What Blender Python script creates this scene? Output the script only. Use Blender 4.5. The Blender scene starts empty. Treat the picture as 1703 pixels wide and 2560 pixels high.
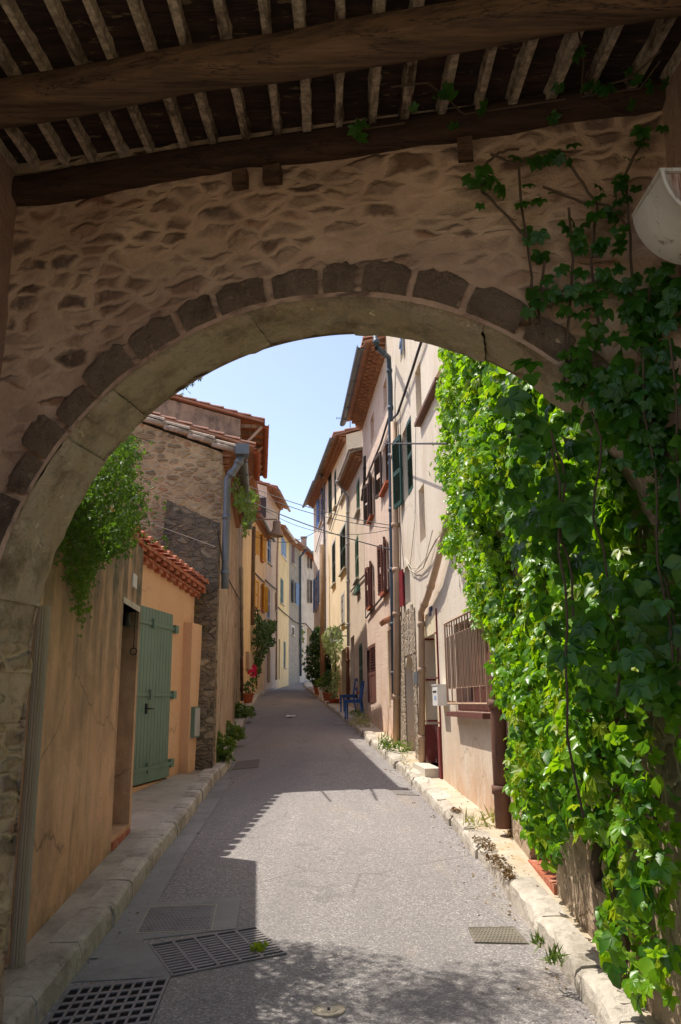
import bpy, math, random
import numpy as np
from mathutils import Vector, Matrix, noise as mnoise
random.seed(7); RNG=np.random.default_rng(7)
R=math.radians
sc=bpy.context.scene; col=sc.collection
# ------------------------------------------------------------ camera, sky, sun
PITCH=R(13.4); ROLL=R(.65); F=1991.; EYE=1.6; S=.054
cd=bpy.data.cameras.new('camera'); cam=bpy.data.objects.new('camera',cd); col.objects.link(cam)
cd.sensor_fit='HORIZONTAL'; cd.sensor_width=36; cd.lens=36*F/1703; cd.clip_start=.05; cd.clip_end=1500
fwd=Vector((0,math.cos(PITCH),math.sin(PITCH))); up0=Vector((0,-math.sin(PITCH),math.cos(PITCH))); rt0=Vector((1,0,0))
cr,sr=math.cos(ROLL),math.sin(ROLL)
rt=rt0*cr-up0*sr; up=up0*cr+rt0*sr
cam.matrix_world=Matrix(((rt.x,up.x,-fwd.x,0),(rt.y,up.y,-fwd.y,0),(rt.z,up.z,-fwd.z,EYE),(0,0,0,1)))
sc.camera=cam
TOSUN=Vector((-.45,.265,1)).normalized()
w=bpy.data.worlds.new('World'); sc.world=w; w.use_nodes=True
nt=w.node_tree; sky=nt.nodes.new('ShaderNodeTexSky'); sky.sky_type='NISHITA'; sky.sun_disc=False
sky.sun_elevation=math.asin(TOSUN.z); sky.sun_rotation=math.atan2(TOSUN.x,TOSUN.y)
sky.air_density=1.0; sky.dust_density=1.6; sky.ozone_density=1.0
tint=nt.nodes.new('ShaderNodeMix'); tint.data_type='RGBA'; tint.blend_type='MULTIPLY'; tint.inputs[0].default_value=1; tint.inputs[7].default_value=(1,.93,.93,1); nt.links.new(sky.outputs[0],tint.inputs[6]); nt.links.new(tint.outputs[2],nt.nodes['Background'].inputs[0]); nt.nodes['Background'].inputs[1].default_value=.115
sd=bpy.data.lights.new('sun','SUN'); sd.energy=2.45; sd.angle=R(.5); sd.color=(1,.94,.85)
so=bpy.data.objects.new('sun',sd); col.objects.link(so); so.rotation_euler=TOSUN.to_track_quat('Z','Y').to_euler()
sc.view_settings.view_transform='Standard'; sc.view_settings.look='None'; sc.view_settings.gamma=1
sc.view_settings.exposure=1.22
sc.cycles.max_bounces=10; sc.cycles.diffuse_bounces=7; sc.cycles.transmission_bounces=6; sc.cycles.transparent_max_bounces=6
# ------------------------------------------------------------ pixel helpers (photo pixel -> real surface)
def ray(px,py):
    a=(px-851.5)/F; b=(1280-py)/F
    a2=a*cr+b*sr; b2=b*cr-a*sr
    return Vector((a2, math.cos(PITCH)-b2*math.sin(PITCH), math.sin(PITCH)+b2*math.cos(PITCH)))
def G(px,py,h=0):
    d=ray(px,py); t=(EYE-h)/(S*d.y-d.z); return Vector((t*d.x,t*d.y,S*t*d.y+h))
def C(px,y,py=1600):
    d=ray(px,py); return (d.x/d.y*y,y)
def atY(px,py,y):
    d=ray(px,py); t=y/d.y; return Vector((t*d.x,y,EYE+t*d.z))
def gz(y): return S*y
# ------------------------------------------------------------ materials
def lin(c):
    return tuple(((v/255)/12.92 if v/255<=.04045 else ((v/255+.055)/1.055)**2.4) for v in c)+(1,)
class NT:
    def __init__(s,name):
        s.m=bpy.data.materials.new(name); s.m.use_nodes=True; s.t=s.m.node_tree; s.b=s.t.nodes['Principled BSDF']
        tc=s.t.nodes.new('ShaderNodeTexCoord'); s.P=tc.outputs['Object']; s.b.inputs['Roughness'].default_value=.85
        s.b.inputs['Specular IOR Level'].default_value=.3
    def n(s,typ,**k):
        n=s.t.nodes.new('ShaderNode'+typ)
        for a,v in k.items(): setattr(n,a,v)
        return n
    def l(s,a,b): s.t.links.new(a,b)
    def setin(s,sock,v):
        if isinstance(v,bpy.types.NodeSocket): s.l(v,sock)
        else: sock.default_value=v
    def map(s,scale=(1,1,1),vec=None):
        n=s.n('Mapping'); s.l(vec or s.P,n.inputs[0]); n.inputs['Scale'].default_value=scale; return n.outputs[0]
    def noise(s,scale,detail=5,rough=.55,vec=None,out=0):
        n=s.n('TexNoise'); s.l(vec or s.P,n.inputs['Vector']); n.inputs['Scale'].default_value=scale
        n.inputs['Detail'].default_value=detail; n.inputs['Roughness'].default_value=rough; return n.outputs[out]
    def vor(s,scale,feature='F1',vec=None,out='Distance',rand=1):
        n=s.n('TexVoronoi',feature=feature); s.l(vec or s.P,n.inputs['Vector']); n.inputs['Scale'].default_value=scale
        n.inputs['Randomness'].default_value=rand; return n.outputs[out]
    def ramp(s,f,stops,interp='LINEAR'):
        n=s.n('ValToRGB'); s.l(f,n.inputs[0]); r=n.color_ramp; r.interpolation=interp
        while len(r.elements)<len(stops): r.elements.new(.5)
        for e,(p,c) in zip(r.elements,stops):
            e.position=p; e.color=c if isinstance(c,tuple) else (c,c,c,1)
        return n.outputs[0]
    def mix(s,f,a,b,blend='MIX'):
        n=s.n('Mix',data_type='RGBA',blend_type=blend); s.setin(n.inputs[0],f); s.setin(n.inputs[6],a); s.setin(n.inputs[7],b); return n.outputs[2]
    def math(s,op,a,b=0,clamp=False):
        n=s.n('Math',operation=op,use_clamp=clamp); s.setin(n.inputs[0],a); s.setin(n.inputs[1],b); return n.outputs[0]
    def bump(s,h,strength=.5,dist=.02,prev=None):
        n=s.n('Bump'); n.inputs['Strength'].default_value=strength; n.inputs['Distance'].default_value=dist
        s.l(h,n.inputs['Height'])
        if prev: s.l(prev,n.inputs['Normal'])
        s.l(n.outputs[0],s.b.inputs['Normal']); return n.outputs[0]
    def color(s,c): s.setin(s.b.inputs['Base Color'],c)
def plaster(name,base,light=None,stain=None,stain_amt=.5,scale=1.,bump=.3,rough_b=0,streak=.6,zstain=None,patch=None,foot=None,cracks=0):
    t=NT(name); b=lin(base); lt=lin(light or tuple(min(255,v+18) for v in base)); st=lin(stain or tuple(v*.68 for v in base))
    c=t.mix(t.ramp(t.noise(1.1*scale,6,.6),[(.3,0.),(.7,1.)]),b,lt)
    sv=t.noise(1.7*scale,4,.55,t.map((2.,2.,.34))); sv.node.inputs['Distortion'].default_value=.9
    bl=t.noise(.8*scale,7,.68); sf=t.math('MULTIPLY',t.ramp(sv,[(.46,0.),(.66,1.)]),t.ramp(t.noise(1.4*scale,4,.6),[(.38,.1),(.62,1.)])); c=t.mix(t.math('MULTIPLY',sf,streak),c,st)
    c=t.mix(t.math('MULTIPLY',t.ramp(bl,[(.5,0.),(.68,1.)]),stain_amt),c,st)
    if patch:
        c=t.mix(t.ramp(t.noise(1.7*scale,8,.7),[(.56,0.),(.6,1.)]),c,lin(patch))
    if foot:
        fh,fc=foot; sp2=t.n('SeparateXYZ'); t.l(t.P,sp2.inputs[0]); g2=t.n('MapRange'); t.l(sp2.outputs[2],g2.inputs[0]); g2.inputs[1].default_value=fh+.15; g2.inputs[2].default_value=.1
        c=t.mix(t.math('MULTIPLY',g2.outputs[0],t.ramp(t.noise(3.2,6,.65),[(.4,0.),(.62,.8)])),c,lin(fc))
    if cracks:
        nv=t.n('TexNoise'); t.l(t.P,nv.inputs['Vector']); nv.inputs['Scale'].default_value=3.; nv.inputs['Detail'].default_value=5
        cv=t.mix(.2,t.P,nv.outputs['Color']); ck=t.vor(.9,'DISTANCE_TO_EDGE',cv)
        c=t.mix(t.math('MULTIPLY',t.ramp(ck,[(.0,1.),(.008,0.)]),t.ramp(t.noise(1.1,3,.5),[(.46,0.),(.54,cracks)])),c,tuple(v*.35 for v in st[:3])+(1,))
        ch=t.ramp(t.noise(2.6,9,.72),[(.655,0.),(.67,cracks)]); c=t.mix(ch,c,lin(tuple(min(255,v*1.02+14) for v in (stain or base))))
    fine=t.noise(38,4,.7); c=t.mix(.22,c,t.ramp(fine,[(.3,.55),(.7,1.)]),'MULTIPLY')
    if zstain:                      # damp at foot / soot at head: (z0,z1,colour)
        z0,z1,zc=zstain; sp=t.n('SeparateXYZ'); t.l(t.P,sp.inputs[0]); g=t.n('MapRange'); t.l(sp.outputs[2],g.inputs[0]); g.inputs[1].default_value=z0; g.inputs[2].default_value=z1
        f=t.math('MULTIPLY',g.outputs[0],t.math('MULTIPLY',t.ramp(t.noise(1.8,4,.5,t.map((3.,3.,.3))),[(.32,.2),(.52,1.)]),t.ramp(t.noise(5,6,.6),[(.3,.45),(.6,1.)])))
        c=t.mix(f,c,lin(zc))
    t.color(c)
    h=t.math('ADD',t.noise(14,7,.65),t.math('MULTIPLY',t.noise(60,3,.6),.3))
    nrm=t.bump(h,bump,.02)
    if rough_b: t.bump(t.ramp(t.noise(16,6,.72),[(.35,0.),(.7,1.)]),rough_b,.05,nrm)
    return t.m
def rubble(name,cols,mortar,scale=(5,5,8),edge=.06,amt=1.,bump=.8,cover=None,dirt=None,dist=.05):
    t=NT(name)
    nv=t.n('TexNoise'); t.l(t.P,nv.inputs['Vector']); nv.inputs['Scale'].default_value=8.; nv.inputs['Detail'].default_value=6
    sub=t.n('VectorMath',operation='SUBTRACT'); t.l(nv.outputs['Color'],sub.inputs[0]); sub.inputs[1].default_value=(.5,.5,.5)
    sca=t.n('VectorMath',operation='SCALE'); t.l(sub.outputs[0],sca.inputs[0]); sca.inputs['Scale'].default_value=.085
    add=t.n('VectorMath',operation='ADD'); t.l(t.P,add.inputs[0]); t.l(sca.outputs[0],add.inputs[1])
    v=t.map(scale,add.outputs[0]); edge*=1+.0
    d=t.vor(1,'DISTANCE_TO_EDGE',v); cc=t.vor(1,'F1',v,'Color')
    sp=t.n('SeparateColor'); t.l(cc,sp.inputs[0])
    n=len(cols); sc_=t.ramp(sp.outputs[0],[(i/max(1,n-1),lin(c)) for i,c in enumerate(cols)])
    sc_=t.mix(.55,sc_,t.ramp(t.noise(9,7,.7,t.map((1,1,2.2))),[(.28,.3),(.68,1.)]),'MULTIPLY')
    m=t.ramp(d,[(edge*.6,0.),(edge*2.4,1.)])
    keep=m
    if cover:                       # mortar smeared over a share of the stones
        k=t.ramp(sp.outputs[1],[(cover-.02,1.),(cover+.02,0.)])
        k2=t.ramp(t.noise(1.3,5,.6),[(.38,0.),(.6,1.)])
        keep=t.math('MULTIPLY',m,t.math('SUBTRACT',1.,t.math('MULTIPLY',k2,k),True))
        keep=t.math('MULTIPLY',keep,t.ramp(t.noise(7,5,.6),[(.3,.2),(.5,1.)]))
    mo=t.mix(.6,lin(mortar),t.ramp(t.noise(6,6,.65),[(.3,.55),(.7,1.)]),'MULTIPLY')
    c=t.mix(keep,mo,sc_)
    if dirt: c=t.mix(t.math('MULTIPLY',t.ramp(t.noise(.9,7,.65),[(.46,0.),(.66,1.)]),.85),c,lin(dirt))
    t.color(c)
    h=t.math('ADD',t.math('MULTIPLY',keep,t.math('ADD',.5,t.math('MULTIPLY',sp.outputs[2],.8))),t.math('MULTIPLY',t.noise(16,7,.7),.75))
    t.bump(h,bump,dist); return t.m
def wood(name,c1,c2,axis=0,rough=.75,scale=1.,bump=.5):
    t=NT(name); s=[14*scale,14*scale,14*scale]; s[axis]=.9*scale
    n=t.noise(1.6,7,.68,t.map(tuple(s))); c=t.mix(t.ramp(n,[(.32,0.),(.68,1.)]),lin(c1),lin(c2)); t.color(c)
    s2=[5*scale]*3; s2[axis]=.35*scale; k=t.ramp(t.noise(2.2,5,.6,t.map(tuple(s2))),[(.49,0.),(.5,1.),(.515,0.)]); c=t.mix(t.math('MULTIPLY',k,.8),c,tuple(v*.3 for v in lin(c1)[:3])+(1,)); t.color(c)
    t.b.inputs['Roughness'].default_value=rough; t.bump(n,bump,.015); return t.m
def paint(name,c,rough=.55,var=.25,rust=None,metal=0,bump=.15):
    t=NT(name); b=lin(c); cc=t.mix(t.math('MULTIPLY',t.ramp(t.noise(5,6,.65,t.map((1,1,.5))),[(.35,0.),(.7,1.)]),var*2),b,tuple(v*.62 for v in b[:3])+(1,))
    if rust: cc=t.mix(t.ramp(t.noise(7,8,.75,t.map((2.5,2.5,.5))),[(.56,0.),(.66,1.)]),cc,lin(rust))
    t.color(cc); t.b.inputs['Roughness'].default_value=rough; t.b.inputs['Metallic'].default_value=metal
    t.bump(t.noise(30,4,.6),bump,.01); return t.m
def leafmat(name,c1,c2,c3,trans=.5,tcol=None,rough=.38):
    t=NT(name); n=t.noise(9,3,.6); n2=t.noise(1.2,4,.6)
    c=t.mix(t.ramp(n,[(.34,0.),(.66,1.)]),lin(c1),lin(c2)); c=t.mix(t.ramp(n2,[(.55,0.),(.72,.8)]),c,lin(c3))
    t.color(c); t.b.inputs['Roughness'].default_value=rough; t.b.inputs['Specular IOR Level'].default_value=.5
    tr=t.n('BsdfTranslucent'); t.setin(tr.inputs[0],t.mix(.75,c,lin(tcol or c2)))
    mx=t.n('MixShader'); mx.inputs[0].default_value=trans; t.l(t.b.outputs[0],mx.inputs[1]); t.l(tr.outputs[0],mx.inputs[2])
    t.l(mx.outputs[0],t.t.nodes['Material Output'].inputs['Surface']); return t.m
# ------------------------------------------------------------ mesh builder
class MB:
    def __init__(s): s.v=[]; s.f=[]
    def quad(s,*p): i=len(s.v); s.v+= [tuple(q) for q in p]; s.f.append(tuple(range(i,i+len(p))))
    def hexa(s,p):                   # 8 pts: bottom 4, top 4
        i=len(s.v); s.v+=[tuple(q) for q in p]
        for f in ((3,2,1,0),(4,5,6,7),(0,1,5,4),(1,2,6,5),(2,3,7,6),(3,0,4,7)): s.f.append(tuple(i+k for k in f))
    def box(s,c,sx,sy,sz,X=Vector((1,0,0)),Yv=None,Z=Vector((0,0,1))):
        c=Vector(c); X=Vector(X).normalized(); Z=Vector(Z).normalized(); Yv=Vector(Yv).normalized() if Yv is not None else Z.cross(X).normalized()
        a,b,h=X*sx/2,Yv*sy/2,Z*sz/2
        s.hexa([c-a-b-h,c+a-b-h,c+a+b-h,c-a+b-h,c-a-b+h,c+a-b+h,c+a+b+h,c-a+b+h])
    def tube(s,pts,r,n=8,cap=True,jit=0):
        pts=[Vector(p) for p in pts]; rs=r if isinstance(r,(list,tuple)) else [r]*len(pts); base=len(s.v); nrm=None
        for i,p in enumerate(pts):
            d=(pts[min(i+1,len(pts)-1)]-pts[max(i-1,0)]).normalized()
            if nrm is None: nrm=d.cross(Vector((0,0,1)) if abs(d.z)<.9 else Vector((1,0,0))).normalized()
            nrm=(nrm-d*nrm.dot(d)).normalized(); bn=d.cross(nrm)
            for k in range(n):
                a=2*math.pi*k/n; rr=rs[i]*(1+random.uniform(-jit,jit)); s.v.append(tuple(p+nrm*math.cos(a)*rr+bn*math.sin(a)*rr))
        for i in range(len(pts)-1):
            for k in range(n):
                a=base+i*n+k; b=base+i*n+(k+1)%n; s.f.append((a,b,b+n,a+n))
        if cap: s.f.append(tuple(base+k for k in range(n))[::-1]); e=base+(len(pts)-1)*n; s.f.append(tuple(e+k for k in range(n)))
    def lathe(s,c,prof,n=20,axis='Z',cap=True):
        c=Vector(c); base=len(s.v)
        for r,h in prof:
            for k in range(n):
                a=2*math.pi*k/n
                s.v.append(tuple(c+Vector((r*math.cos(a),r*math.sin(a),h)))) if axis=='Z' else s.v.append(tuple(c+Vector((r*math.cos(a),h,r*math.sin(a)))))
        for i in range(len(prof)-1):
            for k in range(n):
                a=base+i*n+k; b=base+i*n+(k+1)%n; s.f.append((a,b,b+n,a+n))
        if cap:
            s.f.append(tuple(base+k for k in range(n))[::-1]); e=base+(len(prof)-1)*n; s.f.append(tuple(e+k for k in range(n)))
    def build(s,name,mat,parent=None,smooth=False):
        me=bpy.data.meshes.new(name); off=Vector((0,0,0))
        if parent is not None:
            q=parent
            while q: off+=q.location; q=q.parent
        vs=[(a-off.x,b-off.y,c-off.z) for a,b,c in s.v] if off.length>0 else s.v
        me.from_pydata(vs,[],s.f); me.materials.append(mat)
        if smooth: me.polygons.foreach_set('use_smooth',[True]*len(me.polygons))
        me.update(); o=bpy.data.objects.new(name,me); col.objects.link(o)
        if parent is not None: o.parent=parent
        return o
def tag(o,label=None,cat=None,group=None,kind=None):
    if label: o['label']=label
    if cat: o['category']=cat
    if group: o['group']=group
    if kind: o['kind']=kind
    return o
def thing(name,label,cat,loc=(0,0,0),group=None):
    o=bpy.data.objects.new(name,None); col.objects.link(o); o.location=loc; o.empty_display_size=.2; return tag(o,label,cat,group)
def fr(u,k=0): return mnoise.noise(Vector((u,k*7.31,k*3.17)))
# ------------------------------------------------------------ shared materials
M={}
M['frame']=paint('window_frame_paint',(200,195,182),.5)
M['dark']=paint('dark_interior',(38,33,30),.9)
t=NT('window_glass'); t.color(lin((40,48,55))); t.b.inputs['Roughness'].default_value=.08; t.b.inputs['Specular IOR Level'].default_value=.8; M['glass']=t.m
M['green']=paint('dark_green_paint',(46,76,68),.55,.3); M['fadedgreen']=paint('faded_green_paint',(96,130,110),.6,.35)
M['brown']=paint('red_brown_paint',(112,72,62),.6,.3); M['dkbrown']=paint('dark_brown_paint',(78,62,54),.6,.3)
M['blue']=paint('bright_blue_paint',(58,108,176),.5,.2); M['ltblue']=paint('light_blue_paint',(128,152,182),.55,.2)
M['chairblue']=paint('chair_blue_paint',(62,112,176),.45,.3); M['yellow']=paint('ochre_yellow_paint',(214,160,62),.55,.2)
M['crimson']=paint('crimson_paint',(130,38,48),.5,.3); M['greyw']=paint('pale_grey_paint',(188,184,176),.6,.3)
M['pvc']=paint('pale_grey_pvc',(176,164,140),.45,.25); M['zinc']=paint('weathered_zinc',(122,128,132),.45,.35,None,.3)
M['bluepipe']=paint('blue_grey_pipe_paint',(78,92,104),.5,.25); M['beigepipe']=paint('beige_pipe_paint',(190,160,132),.6,.3)
M['rustpipe']=paint('rusty_iron_pipe',(128,78,52),.7,.5,(92,52,34)); M['copperpipe']=paint('red_brown_iron_pipe',(118,84,68),.65,.4,(78,58,48))
M['terra']=paint('terracotta',(186,104,70),.85,.4); M['white']=paint('white_paint',(225,222,214),.5,.2)
M['iron']=paint('dark_iron',(52,50,50),.6,.4); M['cable']=paint('black_cable',(60,54,50),.6,.2); M['rope']=paint('pale_cable',(190,180,160),.7,.1)
M['cream']=plaster('cream_render',(222,205,168),stain_amt=.3)
M['stonetrim']=plaster('pale_stone_trim',(205,196,178),stain_amt=.4,bump=.4)
M['oldwood']=wood('old_grey_wood',(96,72,52),(140,112,84),2)
M['pole']=wood('brown_pole_wood',(110,88,66),(168,138,106),2)
def tilemat(name,a,b,c):
    t=NT(name); cc=t.mix(t.ramp(t.noise(5,4,.6),[(.35,0.),(.65,1.)]),lin(a),lin(b)); cc=t.mix(t.ramp(t.noise(14,5,.7),[(.5,0.),(.7,1.)]),cc,lin(c)); t.color(cc)
    t.bump(t.noise(20,5,.6),.5,.02); return t.m
M['tiles']=tilemat('weathered_roof_tiles',(196,142,112),(170,120,96),(150,140,126))
M['redtiles']=tilemat('red_clay_tiles',(186,112,82),(166,94,68),(196,160,136))
M['genoise']=tilemat('clay_eave_courses',(176,126,94),(150,104,76),(186,150,120))
M['roofgrey']=tilemat('grey_mortared_tiles',(160,146,130),(190,168,146),(120,108,98))
# ------------------------------------------------------------ ground
def sheet(name,rows,mat,label,cat,kind='structure'):
    m=MB(); n=len(rows[0])
    for r in rows: m.v+=[tuple(p) for p in r]
    for i in range(len(rows)-1):
        for j in range(n-1): a=i*n+j; m.f.append((a,a+1,a+n+1,a+n))
    return tag(m.build(name,mat),None,None,None,kind)
RK=[(1.12,-4),(1.12,3.92),(1.12,4.41),(1.09,5.15),(1.08,6.0),(1.04,7.15),(1.0,8.42),(.87,10.15),(.68,12.8),(.47,15.3),(.28,18.09),(.02,21),(-.31,24.4),(-.77,29.86),(-1.4,36.44),(-2.0,43),(-2.4,50),(-1.6,60),(0,70)]
LK=[(-1.36,-4),(-1.36,3.99),(-1.38,4.44),(-1.39,5.13),(-1.44,5.86),(-1.49,6.78),(-1.54,8.27),(-1.66,10.82),(-1.68,12.29),(-1.95,15),(-2.19,17.56),(-2.65,23),(-3.0,27.85),(-3.4,33),(-3.5,38),(-3.42,42),(-3.2,47),(-2.9,51),(-2.2,60),(-1,70)]
def ip(L,y):
    ys=[p[1] for p in L]; xs=[p[0] for p in L]; return float(np.interp(y,ys,xs))
ys=list(np.arange(-4,12,.25))+list(np.arange(12,70,1.))
t=NT('asphalt'); 
v1=t.vor(110,'F1',None,'Color'); sp=t.n('SeparateColor'); t.l(v1,sp.inputs[0])
agg=t.ramp(sp.outputs[0],[(0.,lin((116,111,109))),(.45,lin((138,133,129))),(.8,lin((154,148,143))),(1.,lin((192,186,178)))])
c=t.mix(t.ramp(t.noise(.7,6,.65,t.map((1.6,.35,1))),[(.38,0.),(.62,.5)]),agg,lin((124,119,118)))
c=t.mix(t.math('MULTIPLY',t.ramp(t.noise(1.1,7,.7,t.map((1,.5,1))),[(.55,0.),(.72,1.)]),.25),c,lin((172,148,110)))
nv=t.n('TexNoise'); t.l(t.P,nv.inputs['Vector']); nv.inputs['Scale'].default_value=2.; nv.inputs['Detail'].default_value=6
cv=t.mix(.14,t.P,nv.outputs['Color']); ck=t.vor(.55,'DISTANCE_TO_EDGE',cv); ckm=t.math('MULTIPLY',t.ramp(ck,[(.0,1.),(.007,0.)]),t.ramp(t.noise(.8,3,.5),[(.52,0.),(.58,.35)])); c=t.mix(ckm,c,lin((64,60,58)))
c=t.mix(t.math('MULTIPLY',t.ramp(t.noise(1.7,8,.72),[(.6,0.),(.66,1.)]),.3),c,lin((92,88,88)))
t.color(c); t.b.inputs['Roughness'].default_value=.9
hd=t.vor(85,'F1'); t.bump(t.math('ADD',t.math('MULTIPLY',hd,-1.),t.noise(30,4,.6)),.45,.010); M['asphalt']=t.m
M['concrete']=plaster('pale_concrete',(176,166,148),stain=(120,112,98),stain_amt=.7,scale=1.6,bump=.45,streak=.3)
M['concrete2']=plaster('grey_concrete',(140,137,132),stain=(104,100,94),stain_amt=.6,scale=1.8,bump=.4,streak=.2)
M['pave']=plaster('sunbleached_pavement',(190,176,152),stain=(160,142,112),stain_amt=.6,scale=1.7,bump=.6,streak=.2,patch=(182,160,122))
def kerbmat():
    t=NT('kerb_stone'); c=t.mix(t.ramp(t.noise(2.2,7,.7),[(.4,0.),(.65,1.)]),lin((205,196,180)),lin((158,148,132)))
    c=t.mix(t.ramp(t.noise(9,8,.75),[(.55,0.),(.68,.8)]),c,lin((112,104,88))); t.color(c); t.bump(t.noise(9,8,.72),.9,.03); return t.m
M['kerb']=kerbmat()
M['earth']=plaster('dry_earth',(128,118,92),stain=(90,92,60),stain_amt=.8,scale=.4)
sheet('ground',[[Vector((x,y,S*y-.06 if y<75 else S*75-.06+(y-75)*.02)) for x in (-400,-60,-12,12,60,400)] for y in (-60,-4,0,20,40,75,200,600)],M['earth'],'','')
def zr(x,y): # slight crown of the road
    a,b=ip(LK,y),ip(RK,y); k=(x-a)/(b-a); return S*y+.03*math.sin(math.pi*min(1,max(0,k)))
sheet('road',[[Vector((x,y,zr(x,y))) for x in np.linspace(ip(LK,y)-.05,ip(RK,y)+.05,9)] for y in ys],M['asphalt'],'','')
LA=[(-1.06,3.5),(-1.1,4.5),(-1.25,5.85),(-1.33,7.35),(-1.38,8.81),(-1.49,11.18)]
yl=np.arange(4.75,11.2,.3)
sheet('gutter_strip',[[Vector((x,y,zr(x,y)+.006)) for x in (ip(LK,y)-.04,ip(LA,y))] for y in yl],M['concrete2'],'','')
sheet('pavement',[[Vector((x,y,S*y+h)) for x,h in ((-6,.13),(ip(LK,y)-.12,.125))] for y in ys],M['concrete'],'','')
sheet('pavement',[[Vector((x,y,S*y+.118+.008*fr(y*3,5))) for x in (ip(RK,y)+.1,ip(RK,y)+.4,6)] for y in ys],M['pave'],'','')
def kerb(L,sgn,lo,hi,wid,hgt,y0,y1,rough):
    m=MB(); y=y0
    while y<y1:
        ln=random.uniform(lo,hi); e=min(y+ln,y1); g=.006
        dz=random.uniform(-.008,.008)*rough; dx=random.uniform(-.012,.012)*rough; ww=wid*(1+random.uniform(-.12,.12)*rough)
        secs=[]; ns=max(2,int((e-y)/.09)); bev=.02
        for i in range(ns+1):
            yy=y+g+(e-y-2*g)*i/ns; x=ip(L,yy)+dx; b=S*yy; j=lambda k: .007*rough*mnoise.noise(Vector((yy*9,k*3.3,sgn)))*1.6
            end=.012*rough if i in (0,ns) else 0
            pr=[(x+j(1),b-.05),(x+j(2)+sgn*.003,b+hgt*.5),(x+sgn*(.008+end*.4)+j(3)*1.5,b+hgt-bev+dz-end),(x+sgn*(bev+.012)+j(4)*1.3,b+hgt+dz-end+j(5)*.5),(x+sgn*ww*.6,b+hgt+.004+dz-end+j(8)*.6),(x+sgn*(ww-.015)+j(6),b+hgt+dz-end+j(7)*.6),(x+sgn*ww+j(6),b+hgt-.03),(x+sgn*ww,b-.05)]
            secs.append([(a,yy,c) for a,c in pr])
        n0=len(m.v); k=len(secs[0])
        for s_ in secs: m.v+=s_
        for i in range(len(secs)-1):
            for q in range(k-1):
                a=n0+i*k+q; f=(a,a+1,a+k+1,a+k); m.f.append(f if sgn>0 else f[::-1])
        m.f.append(tuple(range(n0,n0+k))); m.f.append(tuple(range(n0+(len(secs)-1)*k,n0+len(secs)*k))[::-1])
        y=e
    return tag(m.build('kerb',M['kerb']),None,None,None,'structure')
kerb(RK,1,.55,1.0,.2,.125,2.2,48,1.6); kerb(LK,-1,.5,.75,.19,.135,2.2,50,.8)
# ------------------------------------------------------------ houses
def shutter_mesh(W,Hh,style):
    """panel in local X(width) Z(height), thickness along Y"""
    m=MB(); f=.055 if W>.25 else .035; th=.035; X=Vector((1,0,0))
    m.box((W/2,0,Hh/2),W,th*.4,Hh) if style=='plank' else None
    if style=='plank':
        n=max(2,int(W/.11)); 
        for i in range(n): m.box(((i+.5)*W/n,-.008,Hh/2),W/n-.01,.02,Hh-.004)
        for z in (.15,.5,.85): m.box((W/2,-.028,Hh*z),W*.94,.02,.06)
        return m
    for x in (f/2,W-f/2): m.box((x,0,Hh/2),f,th,Hh)
    zs=[f/2,Hh-f/2]+([Hh*.5] if Hh>1 else [])
    for z in zs: m.box((W/2,0,z),W-2*f-.002,th,f*1.4)
    top=Hh-f*1.5; z=f*1.6
    if style=='half': m.box((W/2,0,(f+Hh*.5)/2),W-2*f,th*.5,Hh*.5-f*1.2); z=Hh*.5+f
    while z<top:
        if abs(z-Hh*.5)>f*.9: m.box((W/2,0,z),W-2*f-.002,.008,.062,Yv=Vector((0,.6,-.8)),Z=Vector((0,.8,.6)))
        z+=.062
    return m
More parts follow.
